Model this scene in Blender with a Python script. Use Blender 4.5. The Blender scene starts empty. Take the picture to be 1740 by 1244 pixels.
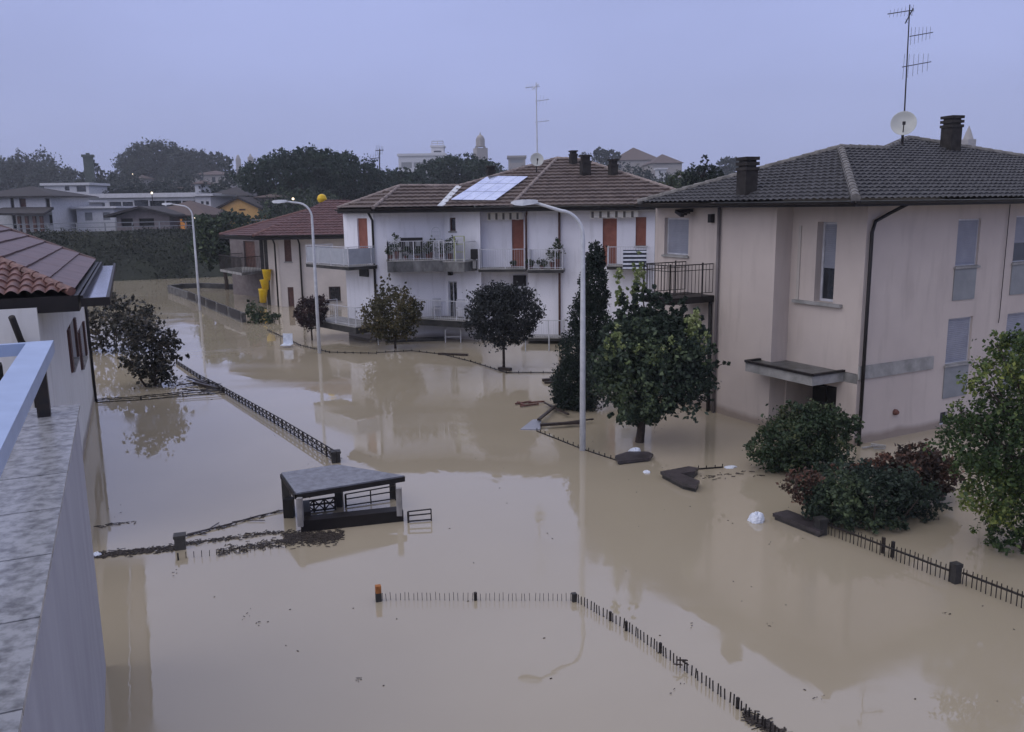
import bpy, bmesh, math, random
import numpy as np
rnd = random.Random(7); rng = np.random.default_rng(11)
PI = math.pi
# ------------------------------------------------------------------ camera
f_px = 1450.; PITCH = math.radians(10.62); ROLL = math.radians(0.8); H = 6.5
_F = np.array([0, math.cos(PITCH), -math.sin(PITCH)]); _U0 = np.array([0, math.sin(PITCH), math.cos(PITCH)]); _R0 = np.array([1., 0, 0])
_U = _U0*math.cos(ROLL)+_R0*math.sin(ROLL); _R = _R0*math.cos(ROLL)-_U0*math.sin(ROLL)
CAM = np.array([0, 0, H])
sc = bpy.context.scene; C = sc.collection
cd = bpy.data.cameras.new('camera'); cam = bpy.data.objects.new('camera', cd); C.objects.link(cam); sc.camera = cam
cd.sensor_width = 36; cd.lens = f_px/1740*36; cd.clip_start = .1; cd.clip_end = 6000
from mathutils import Matrix, Vector
M = Matrix(((_R[0], _U[0], -_F[0], 0), (_R[1], _U[1], -_F[1], 0), (_R[2], _U[2], -_F[2], H), (0, 0, 0, 1)))
cam.matrix_world = M
# ------------------------------------------------------------------ sky, sun, exposure
SUN_EL, SUN_AZ = math.radians(36), math.radians(238)
w = bpy.data.worlds.new('World'); sc.world = w; w.use_nodes = True
nt = w.node_tree; nt.nodes.clear()
def N(t, **k):
    n = nt.nodes.new(t)
    for a, b in k.items(): setattr(n, a, b)
    return n
out = N('ShaderNodeOutputWorld'); bg = N('ShaderNodeBackground'); sky = N('ShaderNodeTexSky', sky_type='NISHITA')
sky.sun_disc = False; sky.sun_elevation = SUN_EL; sky.sun_rotation = SUN_AZ
bg.inputs[1].default_value = .1
tc = N('ShaderNodeTexCoord'); sep = N('ShaderNodeSeparateXYZ'); cr = N('ShaderNodeValToRGB'); mul = N('ShaderNodeVectorMath', operation='SCALE')
mp = N('ShaderNodeMapping'); mp.inputs['Scale'].default_value = (1, 1, 3.2); nz = N('ShaderNodeTexNoise'); nz.inputs['Scale'].default_value = 1.7; nz.inputs['Detail'].default_value = 4; nz.inputs['Roughness'].default_value = .45
mx = N('ShaderNodeMix', data_type='RGBA'); mr = N('ShaderNodeMapRange'); mr.inputs[1].default_value = .3; mr.inputs[2].default_value = .7; mr.inputs[3].default_value = 8.5; mr.inputs[4].default_value = 10.9
nt.links.new(tc.outputs['Generated'], sep.inputs[0]); nt.links.new(sep.outputs[2], cr.inputs[0])
e = cr.color_ramp.elements
e[0].position = 0; e[0].color = (.300, .335, .560, 1); e[1].position = .06; e[1].color = (.310, .352, .610, 1)
for p_, c_ in ((.22, (.338, .388, .68, 1)), (.45, (.46, .51, .82, 1)), (1, (.98, .96, 1.03, 1))):
    q = e.new(p_); q.color = c_
nt.links.new(tc.outputs['Generated'], mp.inputs[0]); nt.links.new(mp.outputs[0], nz.inputs[0]); nt.links.new(nz.outputs[0], mr.inputs[0])
nt.links.new(cr.outputs[0], mul.inputs[0]); nt.links.new(mr.outputs[0], mul.inputs[3])
mx.inputs[0].default_value = .96
nt.links.new(sky.outputs[0], mx.inputs[6]); nt.links.new(mul.outputs[0], mx.inputs[7])
nt.links.new(mx.outputs[2], bg.inputs[0]); nt.links.new(bg.outputs[0], out.inputs[0])
sd = bpy.data.lights.new('sun', 'SUN'); sd.energy = .95; sd.angle = math.radians(70); sd.color = (1, .94, .87)
so = bpy.data.objects.new('sun', sd); C.objects.link(so)
so.rotation_euler = (PI/2-SUN_EL, 0, PI-SUN_AZ) 
sc.view_settings.view_transform = 'Standard'; sc.view_settings.look = 'None'; sc.view_settings.exposure = .17; sc.view_settings.gamma = 1
sc.cycles.max_bounces = 6; sc.cycles.volume_bounces = 0; sc.cycles.transparent_max_bounces = 12
sc.cycles.use_denoising = True
# ------------------------------------------------------------------ pixel <-> world
def ray(x, y): return _F+_R*(x-870)/f_px-_U*(y-622)/f_px
def W(x, y, z=0.):                                   # where the sight line meets the level z
    d = ray(x, y); return CAM+d*(z-H)/d[2]
def D(x, y, Y):                                      # where it meets the depth Y
    d = ray(x, y); return CAM+d*Y/d[1]
def proj(P):
    v = np.array(P, float)-CAM; return 870+f_px*(v@_R)/(v@_F), 622-f_px*(v@_U)/(v@_F)
def V(*a): return np.array(a, float)
def unit(v): v = np.array(v, float); return v/np.linalg.norm(v)
# ------------------------------------------------------------------ materials
def mat(name, col, col2=None, rough=.8, scale=3., bump=.0, bscale=None, spec=.3, metal=0., detail=6, stretch=(1, 1, 1), contrast=(.35, .65), bdist=.02, emit=None, extra=None):
    m = bpy.data.materials.new(name); m.use_nodes = True; t = m.node_tree; b = t.nodes['Principled BSDF']
    b.inputs['Roughness'].default_value = rough; b.inputs['Specular IOR Level'].default_value = spec; b.inputs['Metallic'].default_value = metal
    if col2 is None: col2 = tuple(c*.8 for c in col)
    g = t.nodes.new('ShaderNodeNewGeometry'); mp = t.nodes.new('ShaderNodeMapping'); mp.inputs['Scale'].default_value = stretch
    t.links.new(g.outputs['Position'], mp.inputs[0])
    n = t.nodes.new('ShaderNodeTexNoise'); n.inputs['Scale'].default_value = scale; n.inputs['Detail'].default_value = detail; n.inputs['Roughness'].default_value = .6
    t.links.new(mp.outputs[0], n.inputs['Vector'])
    r = t.nodes.new('ShaderNodeValToRGB'); r.color_ramp.elements[0].position = contrast[0]; r.color_ramp.elements[1].position = contrast[1]
    r.color_ramp.elements[0].color = (*col2, 1); r.color_ramp.elements[1].color = (*col, 1)
    t.links.new(n.outputs[0], r.inputs[0]); t.links.new(r.outputs[0], b.inputs['Base Color'])
    if bump:
        n2 = t.nodes.new('ShaderNodeTexNoise'); n2.inputs['Scale'].default_value = bscale or scale*8; n2.inputs['Detail'].default_value = 4
        t.links.new(g.outputs['Position'], n2.inputs['Vector'])
        bp = t.nodes.new('ShaderNodeBump'); bp.inputs['Strength'].default_value = bump; bp.inputs['Distance'].default_value = bdist
        t.links.new(n2.outputs[0], bp.inputs['Height']); t.links.new(bp.outputs[0], b.inputs['Normal'])
    if emit:
        b.inputs['Emission Color'].default_value = (*emit[:3], 1); b.inputs['Emission Strength'].default_value = emit[3]
    return m
def leafmat(name, c0, c1, c2, patch=.5, rough=.55):
    m = bpy.data.materials.new(name); m.use_nodes = True; t = m.node_tree; b = t.nodes['Principled BSDF']
    b.inputs['Roughness'].default_value = rough; b.inputs['Specular IOR Level'].default_value = .25
    g = t.nodes.new('ShaderNodeNewGeometry'); n = t.nodes.new('ShaderNodeTexNoise'); n.inputs['Scale'].default_value = patch; n.inputs['Detail'].default_value = 3
    t.links.new(g.outputs['Position'], n.inputs['Vector'])
    ad = t.nodes.new('ShaderNodeMath'); ad.operation = 'MULTIPLY_ADD'; ad.inputs[1].default_value = .45
    sb = t.nodes.new('ShaderNodeMath'); sb.operation = 'MULTIPLY_ADD'; sb.inputs[1].default_value = 1.6; sb.inputs[2].default_value = -.53
    t.links.new(n.outputs[0], sb.inputs[0]); t.links.new(g.outputs['Random Per Island'], ad.inputs[0]); t.links.new(sb.outputs[0], ad.inputs[2])
    r = t.nodes.new('ShaderNodeValToRGB'); el = r.color_ramp.elements; el[0].position = .15; el[0].color = (*c0, 1); el[1].position = .9; el[1].color = (*c2, 1)
    q = el.new(.55); q.color = (*c1, 1)
    t.links.new(ad.outputs[0], r.inputs[0]); t.links.new(r.outputs[0], b.inputs['Base Color'])
    tr = t.nodes.new('ShaderNodeBsdfTranslucent'); ms = t.nodes.new('ShaderNodeMixShader'); ms.inputs[0].default_value = .2
    t.links.new(r.outputs[0], tr.inputs[0]); t.links.new(b.outputs[0], ms.inputs[1]); t.links.new(tr.outputs[0], ms.inputs[2])
    t.links.new(ms.outputs[0], t.nodes['Material Output'].inputs[0])
    return m
def stucco(name, c, c2, grime=(.16, .13, .1)):
    """rendered masonry: faint patches, fine grain and a wet band with mud stains just above the flood"""
    m = mat(name, c, c2, rough=.9, scale=.55, bump=.25, bscale=45, spec=.15, contrast=(.3, .7), bdist=.01); t = m.node_tree; b = t.nodes['Principled BSDF']
    src = b.inputs['Base Color'].links[0].from_socket
    g = t.nodes.new('ShaderNodeNewGeometry'); n = t.nodes.new('ShaderNodeTexNoise'); n.inputs['Scale'].default_value = 1.6; n.inputs['Detail'].default_value = 5
    mp = t.nodes.new('ShaderNodeMapping'); mp.inputs['Scale'].default_value = (2.2, 2.2, .35)
    t.links.new(g.outputs['Position'], mp.inputs[0]); t.links.new(mp.outputs[0], n.inputs['Vector'])
    mr = t.nodes.new('ShaderNodeMapRange'); mr.inputs[1].default_value = .52; mr.inputs[2].default_value = .75; mr.inputs[3].default_value = 0; mr.inputs[4].default_value = .45
    t.links.new(n.outputs[0], mr.inputs[0])
    mx = t.nodes.new('ShaderNodeMix'); mx.data_type = 'RGBA'; mx.inputs[7].default_value = (*grime, 1)
    t.links.new(mr.outputs[0], mx.inputs[0]); t.links.new(src, mx.inputs[6])
    s = t.nodes.new('ShaderNodeSeparateXYZ'); t.links.new(g.outputs['Position'], s.inputs[0])
    n3 = t.nodes.new('ShaderNodeTexNoise'); n3.inputs['Scale'].default_value = 1.2; t.links.new(g.outputs['Position'], n3.inputs['Vector'])
    a = t.nodes.new('ShaderNodeMath'); a.operation = 'MULTIPLY_ADD'; a.inputs[1].default_value = -.25; t.links.new(n3.outputs[0], a.inputs[0]); t.links.new(s.outputs[2], a.inputs[2])
    m2 = t.nodes.new('ShaderNodeMapRange'); m2.inputs[1].default_value = .02; m2.inputs[2].default_value = .2; m2.inputs[3].default_value = .7; m2.inputs[4].default_value = 0
    t.links.new(a.outputs[0], m2.inputs[0])
    mx2 = t.nodes.new('ShaderNodeMix'); mx2.data_type = 'RGBA'; mx2.inputs[7].default_value = (.2, .155, .12, 1)
    t.links.new(m2.outputs[0], mx2.inputs[0]); t.links.new(mx.outputs[2], mx2.inputs[6]); t.links.new(mx2.outputs[2], b.inputs['Base Color'])
    return m
m_beige = stucco('beige_render', (.53, .465, .42), (.46, .40, .365), (.36, .31, .28))
m_beige2 = stucco('pale_beige_render', (.46, .42, .38), (.40, .37, .34))
m_white = stucco('white_render', (.82, .82, .87), (.75, .75, .80), (.48, .48, .5))
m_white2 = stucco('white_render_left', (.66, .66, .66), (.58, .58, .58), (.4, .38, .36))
m_grey = mat('grey_panel', (.25, .26, .27), (.21, .22, .23), rough=.7)
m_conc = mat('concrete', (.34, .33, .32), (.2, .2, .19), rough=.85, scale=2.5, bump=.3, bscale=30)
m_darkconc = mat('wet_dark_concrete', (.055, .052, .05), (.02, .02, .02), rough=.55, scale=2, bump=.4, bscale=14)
m_tile_dark = mat('dark_roof_tile', (.062, .061, .066), (.024, .024, .027), rough=.6, scale=5, contrast=(.3, .7))
m_tile_brown = mat('brown_roof_tile', (.15, .115, .10), (.07, .052, .048), rough=.65, scale=2.2, contrast=(.3, .7))
m_tile_red = mat('red_roof_tile', (.115, .055, .055), (.07, .033, .035), rough=.6, scale=2)
m_tile_terra = mat('terracotta_tile', (.19, .095, .08), (.07, .033, .03), rough=.5, scale=6, contrast=(.3, .65), spec=.5)
m_sheetroof = mat('brown_sheet_roof', (.125, .07, .068), (.08, .045, .045), rough=.5, scale=3, spec=.5)
m_fascia = mat('dark_fascia', (.014, .011, .011), (.008, .006, .006), rough=.5)
m_iron = mat('dark_iron', (.016, .016, .018), (.03, .022, .018), rough=.5, scale=9)
m_whitemetal = mat('white_painted_metal', (.55, .56, .6), (.42, .42, .45), rough=.4, scale=4)
m_galv = mat('galvanised_pole', (.56, .58, .62), (.42, .44, .48), rough=.42, scale=4, spec=.5)
m_rail = mat('grey_blue_painted_rail', (.33, .42, .62), (.27, .35, .53), rough=.35, spec=.6, scale=2)
m_gutter = mat('zinc_gutter', (.5, .5, .62), (.36, .36, .45), rough=.12, metal=.85)
m_shutter = mat('grey_roller_shutter', (.27, .28, .33), (.22, .23, .275), rough=.5, scale=2)
m_redshutter = mat('rust_red_shutter', (.31, .125, .09), (.23, .085, .06), rough=.6, scale=3)
m_brownshutter = mat('brown_wood_shutter', (.12, .06, .05), (.07, .035, .03), rough=.6, scale=6)
m_glass = mat('dark_window_glass', (.012, .015, .02), (.02, .024, .03), rough=.05, spec=.7)
m_dark = mat('dark_interior', (.012, .011, .011), (.008, .008, .008), rough=.9)
m_solar = mat('wet_solar_glass', (.80, .84, .95), (.6, .64, .8), rough=.12, metal=.9, scale=1.5)
m_yellow = mat('yellow_plastic', (.75, .5, .02), (.6, .38, .01), rough=.4)
m_brick = mat('orange_brick', (.42, .17, .05), (.25, .09, .03), rough=.8, scale=12)
m_bark = mat('bark', (.06, .045, .038), (.03, .022, .018), rough=.9, scale=9, bump=.5)
m_wood = mat('wet_dark_wood', (.05, .036, .03), (.022, .016, .014), rough=.45, scale=5, stretch=(1, 6, 1), bump=.3)
m_redwood = mat('reddish_wood', (.15, .06, .045), (.08, .035, .03), rough=.6, scale=8)
m_plastic = mat('white_plastic_sheet', (.66, .70, .78), (.5, .54, .62), rough=.35, scale=6)
m_dish = mat('dish_grey', (.50, .51, .48), (.42, .43, .41), rough=.5, scale=2)
m_awning = mat('striped_awning', (.75, .72, .66), (.62, .6, .55), rough=.8, scale=6); m_stripe = mat('awning_stripe', (.14, .13, .12), rough=.8)
m_black = mat('black_metal', (.01, .01, .011), (.016, .014, .013), rough=.5, scale=6)
m_chim = mat('sooty_chimney', (.035, .03, .028), (.016, .014, .013), rough=.85, scale=4, bump=.4)
# ------------------------------------------------------------------ mesh builder
class MB:
    def __init__(s): s.v = []; s.f = []
    def quad(s, *P): 
        b = len(s.v); s.v += [tuple(map(float, p)) for p in P]; s.f.append(tuple(range(b, b+len(P))))
        return s
    def hexa(s, P):                                  # 8 corners: bottom ring, top ring
        b = len(s.v); s.v += [tuple(map(float, p)) for p in P]
        for q in ((3, 2, 1, 0), (4, 5, 6, 7), (0, 1, 5, 4), (1, 2, 6, 5), (2, 3, 7, 6), (3, 0, 4, 7)): s.f.append(tuple(b+i for i in q))
        return s
    def box(s, c, size, rot=0., ax=None):
        c = np.array(c, float); hx, hy, hz = np.array(size)/2
        ux = V(math.cos(rot), math.sin(rot), 0); uy = V(-math.sin(rot), math.cos(rot), 0); uz = V(0, 0, 1)
        if ax is not None: ux, uy, uz = ax
        return s.hexa([c+ux*a*hx+uy*b*hy+uz*d*hz for d in (-1, 1) for a, b in ((-1, -1), (1, -1), (1, 1), (-1, 1))])
    def bar(s, A, B, wd, ht=None, up=(0, 0, 1)):     # a bar from A to B
        A = np.array(A, float); B = np.array(B, float); d = unit(B-A); up = np.array(up, float)
        if abs(d@up) > .95: up = V(1, 0, 0) if abs(d[0]) < .9 else V(0, 1, 0)
        sd = unit(np.cross(d, up)); u2 = np.cross(sd, d); L = np.linalg.norm(B-A)
        return s.box((A+B)/2, (L, wd, ht or wd), ax=(d, sd, u2))
    def tube(s, pts, rad, n=8, cap=True):
        pts = [np.array(p, float) for p in pts]; k = len(pts); rad = rad if hasattr(rad, '__len__') else [rad]*k
        b = len(s.v)
        d0 = unit(pts[1]-pts[0]); up = V(0, 0, 1) if abs(d0[2]) < .9 else V(0, 1, 0); sd = unit(np.cross(d0, up))
        for i, p in enumerate(pts):
            d = unit(pts[min(i+1, k-1)]-pts[max(i-1, 0)]); sd = unit(sd-d*(sd@d)); u2 = np.cross(sd, d)
            for j in range(n):
                a = 2*PI*j/n; q = p+(sd*math.cos(a)+u2*math.sin(a))*rad[i]; s.v.append(tuple(q))
        for i in range(k-1):
            for j in range(n):
                s.f.append((b+i*n+j, b+i*n+(j+1) % n, b+(i+1)*n+(j+1) % n, b+(i+1)*n+j))
        if cap: s.f.append(tuple(b+j for j in range(n))[::-1]); s.f.append(tuple(b+(k-1)*n+j for j in range(n)))
        return s
    def prism(s, poly, z0, z1):                      # vertical prism on a plan polygon
        n = len(poly); b = len(s.v)
        for z in (z0, z1):
            for i, p in enumerate(poly): s.v.append((float(p[0]), float(p[1]), float(z if not hasattr(z, '__len__') else z[i])))
        s.f.append(tuple(b+i for i in range(n))[::-1]); s.f.append(tuple(b+n+i for i in range(n)))
        for i in range(n): j = (i+1) % n; s.f.append((b+i, b+j, b+n+j, b+n+i))
        return s
    def lathe(s, c, prof, n=16, ax=None):
        c = np.array(c, float); X, Y, Z = ax if ax is not None else (V(1, 0, 0), V(0, 1, 0), V(0, 0, 1)); b = len(s.v)
        for r, h in prof:
            for j in range(n): a = 2*PI*j/n; s.v.append(tuple(c+X*r*math.cos(a)+Y*r*math.sin(a)+Z*h))
        for i in range(len(prof)-1):
            for j in range(n): s.f.append((b+i*n+j, b+i*n+(j+1) % n, b+(i+1)*n+(j+1) % n, b+(i+1)*n+j))
        return s
    def raw(s, v, f):
        b = len(s.v); s.v += [tuple(map(float, p)) for p in v]; s.f += [tuple(b+i for i in q) for q in f]; return s
    def build(s, name, m, parent=None, origin=None, smooth=False, label=None):
        o0 = np.array(origin if origin is not None else (root_loc(parent) if parent else (0, 0, 0)), float)
        me = bpy.data.meshes.new(name)
        me.from_pydata([(a-o0[0], b-o0[1], c-o0[2]) for a, b, c in s.v], [], s.f); me.materials.append(m); me.validate()
        if smooth:
            for p in me.polygons: p.use_smooth = True
        o = bpy.data.objects.new(name, me); C.objects.link(o)
        if parent: o.parent = parent
        else: o.location = o0
        if label: o['label'] = label
        return o
def root_loc(p):
    while p.parent: p = p.parent
    return tuple(p.location)
def tag(o, label, cat, group=None, kind=None):
    o['label'] = label; o['category'] = cat
    if group: o['group'] = group
    if kind: o['kind'] = kind
    return o
def thing(name, loc, label, cat, group=None):
    o = bpy.data.objects.new(name, None); o.empty_display_size = .3; C.objects.link(o); o.location = tuple(map(float, loc)); return tag(o, label, cat, group)
def struct(o, label=None):
    o['kind'] = 'structure'
    if label: o['label'] = label
    return o
# ------------------------------------------------------------------ walls with real openings
class Wall:
    def __init__(s, A, B, outward=None):
        s.A = np.array(A, float)[:2]; s.B = np.array(B, float)[:2]; s.L = np.linalg.norm(s.B-s.A); s.t = (s.B-s.A)/s.L
        s.n = V(s.t[1], -s.t[0]); ref = (CAM[:2]-s.A) if outward is None else np.array(outward, float)
        if s.n@ref < 0: s.n = -s.n
    def P(s, a, z, d=0.): q = s.A+s.t*a+s.n*d; return V(q[0], q[1], z)
    def sz(s, px, py, d=0.):
        r = ray(px, py); n = s.n; A = s.A+s.n*d; k = ((A-CAM[:2])@n)/(r[:2]@n); P = CAM+r*k
        return (P[:2]-s.A)@s.t, P[2]
    def rect(s, x0, y0, x1, y1, d=0.):
        ym = (y0+y1)/2; xm = (x0+x1)/2; a = s.sz(x0, ym, d)[0]; b = s.sz(x1, ym, d)[0]
        return min(a, b), max(a, b), s.sz(xm, y1, d)[1], s.sz(xm, y0, d)[1]
    def box(s, mb, a0, a1, z0, z1, d0, d1):
        mb.hexa([s.P(a, z, d) for z in (z0, z1) for a, d in ((a0, d0), (a1, d0), (a1, d1), (a0, d1))]); return mb
    def face(s, mb, z0, z1, holes=(), depth=.18, a0=0., a1=None):
        a1 = s.L if a1 is None else a1
        A = sorted({a0, a1, *[h[0] for h in holes], *[h[1] for h in holes]}); Z = sorted({z0, z1, *[h[2] for h in holes], *[h[3] for h in holes]})
        A = [x for x in A if a0 <= x <= a1]; Z = [x for x in Z if z0 <= x <= z1]
        for i in range(len(A)-1):
            for j in range(len(Z)-1):
                ca = (A[i]+A[i+1])/2; cz = (Z[j]+Z[j+1])/2
                if any(h[0] < ca < h[1] and h[2] < cz < h[3] for h in holes): continue
                mb.quad(s.P(A[i], Z[j]), s.P(A[i+1], Z[j]), s.P(A[i+1], Z[j+1]), s.P(A[i], Z[j+1]))
        for h in holes:
            a, b, c, d = h[:4]
            mb.quad(s.P(a, c), s.P(a, d), s.P(a, d, -depth), s.P(a, c, -depth)); mb.quad(s.P(b, c), s.P(b, d), s.P(b, d, -depth), s.P(b, c, -depth))
            mb.quad(s.P(a, c), s.P(b, c), s.P(b, c, -depth), s.P(a, c, -depth)); mb.quad(s.P(a, d), s.P(b, d), s.P(b, d, -depth), s.P(a, d, -depth))
            mb.quad(s.P(a-.01, c-.01, -depth), s.P(b+.01, c-.01, -depth), s.P(b+.01, d+.01, -depth), s.P(a-.01, d+.01, -depth))
        return mb
def window(wl, h, parent, kind='glass', depth=.18, frame=m_whitemetal, sill=True, fw=.06, mull=0, label=None, name='window', shade=m_shutter, sillmat=None):
    a, b, c, d = h[:4]; g = .003; mb = MB(); di = -depth+.004
    wl.box(mb, a+g, a+fw, c+g, d-g, di, di+.07); wl.box(mb, b-fw, b-g, c+g, d-g, di, di+.07)
    wl.box(mb, a+fw, b-fw, c+g, c+fw, di, di+.068); wl.box(mb, a+fw, b-fw, d-fw, d-g, di, di+.068)
    for k in range(mull):
        x = a+(b-a)*(k+1)/(mull+1); wl.box(mb, x-.025, x+.025, c+fw, d-fw, di, di+.066)
    o = mb.build(name, frame, parent, label=label)
    if kind == 'glass': wl.box(MB(), a+fw, b-fw, c+fw, d-fw, di, di+.03).build('pane', m_glass, o)
    elif kind == 'half':
        zm = c+(d-c)*.42
        wl.box(MB(), a+fw, b-fw, c+fw, zm, di, di+.03).build('pane', m_glass, o)
        q = MB(); slats(wl, q, a+fw, b-fw, zm, d-fw, di+.03); q.build('shutter', shade, o)
    else:
        q = MB(); slats(wl, q, a+fw*.4, b-fw*.4, c+fw*.4, d-fw*.4, di+.06); q.build('shutter', shade, o)
    if sill:
        s_ = MB(); wl.box(s_, a-.06, b+.06, c-.06, c-.003, -.0+.002, .07); wl.box(s_, a+g, b-g, c-.0+.004, c+.02, di+.07, .05)
        s_.build('sill', sillmat or m_conc, o)
    return o
def slats(wl, mb, a0, a1, z0, z1, d, pitch=.055):
    n = max(2, int((z1-z0)/pitch)); h = (z1-z0)/n
    for i in range(n):
        z = z0+i*h
        mb.quad(wl.P(a0, z, d), wl.P(a1, z, d), wl.P(a1, z+h*.85, d+.008), wl.P(a0, z+h*.85, d+.008))
        mb.quad(wl.P(a0, z+h*.85, d+.008), wl.P(a1, z+h*.85, d+.008), wl.P(a1, z+h, d), wl.P(a0, z+h, d))
# ------------------------------------------------------------------ tiled roof slopes
def tile_slope(mb, poly, e0, e1, pu=.25, pv=.34, amp=.035, step=.03, nu=6, flat=False, lift=.0, jitter=.0025):
    poly = [np.array(p, float) for p in poly]; e0 = np.array(e0, float); e1 = np.array(e1, float)
    ud = unit(e1-e0); n = unit(np.cross(poly[1]-poly[0], poly[2]-poly[0]));
    if n[2] < 0: n = -n
    vd = np.cross(n, ud)
    if vd[2] < 0: vd = -vd
    us = [(p-e0)@ud for p in poly]; vs = [(p-e0)@vd for p in poly]
    u0, u1, v0, v1 = min(us)-.05, max(us)+.05, min(vs), max(vs)+.02
    i0 = math.floor(u0/pu*nu); i1 = math.ceil(u1/pu*nu); U = np.arange(i0, i1+1)/nu*pu
    rows = math.ceil((v1-v0)/pv)
    ph = (U/pu) % 1
    if flat: prof = np.where(ph < .12, 1., 0.)*amp
    else: prof = np.abs(np.sin(PI*ph))*amp*1.0
    tile = np.floor(U/pu).astype(int)
    vv = []; hh = []
    for j in range(rows):
        jit = rng.normal(0, jitter, 4000)
        for (v, h) in ((j*pv, step), ((j+1)*pv-.001, 0.)):
            hj = prof+h+lift+jit[(tile-tile.min()) % 4000]
            vv.append(e0[None]+ud[None]*U[:, None]+vd[None]*(v+v0)+n[None]*hj[:, None])
    nc = len(U); Pn = np.concatenate(vv)
    bm = bmesh.new(); bv = [bm.verts.new(p) for p in Pn]
    for r in range(len(vv)-1):
        for c in range(nc-1): bm.faces.new((bv[r*nc+c], bv[r*nc+c+1], bv[(r+1)*nc+c+1], bv[(r+1)*nc+c]))
    cen = sum(poly)/len(poly)
    for i in range(len(poly)):
        a = poly[i]; b = poly[(i+1) % len(poly)]; en = np.cross(unit(b-a), n)
        if (cen-a)@en > 0: en = -en
        bmesh.ops.bisect_plane(bm, geom=bm.verts[:]+bm.edges[:]+bm.faces[:], plane_co=Vector(a), plane_no=Vector(en), clear_outer=True)
    bm.verts.index_update(); mb.raw([v.co[:] for v in bm.verts], [[v.index for v in f.verts] for f in bm.faces]); bm.free(); return mb
def caps(mb, P, Q, r=.11, pitch=.36):
    P = np.array(P, float); Q = np.array(Q, float); L = np.linalg.norm(Q-P); n = max(1, int(L/pitch)); d = (Q-P)/n
    for i in range(n): a = P+d*i; mb.tube([a, a+d*1.08], [r, r*.8], 8)
    return mb
def gutter(mb, P, Q, out, r=.07):
    P = np.array(P, float); Q = np.array(Q, float); o = np.array([*out[:2], 0.]); o /= np.linalg.norm(o)
    pts = [(r*math.cos(a), r*math.sin(a)) for a in np.linspace(PI, 2*PI, 7)]; k = len(pts)
    v = [E_+o*(x+r+.01)+V(0, 0, z) for E_ in (P, Q) for x, z in pts]
    return mb.raw(v, [(i, i+1, k+i+1, k+i) for i in range(k-1)]+[tuple(range(k)), tuple(range(k, 2*k))])
def pipe(mb, pts, r=.05): return mb.tube(pts, r, 8)
# ------------------------------------------------------------------ foliage
def leaves(blobs, n, size, clump=.28, shell=.45, up=.3, nclump=None, droop=0., rag=1.):
    """leaf-sized folded faces gathered in twigs spread through each blob (cx,cy,cz,rx,ry,rz,weight)"""
    Wt = np.array([b[3]*b[4]*b[5]*(b[6] if len(b) > 6 else 1) for b in blobs])**.8; Wt /= Wt.sum()
    P = []; blobs = [tuple(b[:3])+tuple(q*1.12 for q in b[3:6])+tuple(b[6:]) for b in blobs]
    for b, w_ in zip(blobs, Wt):
        k = max(6, int(n*w_)); nc = max(5, int((nclump or 90)*w_*len(blobs)**.5))
        d = rng.normal(size=(nc, 3)); d /= np.linalg.norm(d, axis=1)[:, None]; rr = rng.uniform(shell, 1.05, nc)**.6
        lob = 1+rag*(.16*np.sin(d[:, 0]*5+b[0])*np.cos(d[:, 2]*6+b[1])+rng.normal(0, .07, nc))
        cc = d*(rr*lob)[:, None]*np.array(b[3:6]); cs = rng.uniform(.5, 1.3, nc)*clump*min(b[3:6])
        own = rng.integers(0, nc, k); off = rng.normal(size=(k, 3))*.5
        p = cc[own]+off*cs[own][:, None]; p[:, 2] -= droop*np.abs(rng.normal(0, 1, k))
        P.append(p+np.array(b[:3]))
    P = np.concatenate(P); k = len(P)
    a = rng.normal(size=(k, 3)); a /= np.linalg.norm(a, axis=1)[:, None]
    nn = rng.normal(size=(k, 3)); nn[:, 2] += up*2; s = np.cross(a, nn); s /= np.linalg.norm(s, axis=1)[:, None]+1e-9; m_ = np.cross(s, a)
    sz = size*rng.uniform(.35, 1.5, k)[:, None]
    v = np.stack([P-a*sz*.5, P+s*sz*.32+m_*sz*.07, P+a*sz*.5, P-s*sz*.32+m_*sz*.07], 1).reshape(-1, 3)
    return v
def leafmesh(name, v, m, parent=None, origin=None, label=None):
    o0 = np.array(origin if origin is not None else (root_loc(parent) if parent else (0, 0, 0)), float)
    v = v[:]-o0; k = len(v)//4; me = bpy.data.meshes.new(name)
    me.vertices.add(len(v)); me.vertices.foreach_set('co', v.astype(np.float32).ravel()); me.loops.add(k*4); me.loops.foreach_set('vertex_index', np.arange(k*4, dtype=np.int32))
    me.polygons.add(k); me.polygons.foreach_set('loop_start', np.arange(0, k*4, 4, dtype=np.int32)); me.polygons.foreach_set('loop_total', np.full(k, 4, dtype=np.int32))
    me.update(calc_edges=True); me.materials.append(m)
    o = bpy.data.objects.new(name, me); C.objects.link(o)
    if parent: o.parent = parent
    else: o.location = tuple(o0)
    if label: o['label'] = label
    return o
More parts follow.
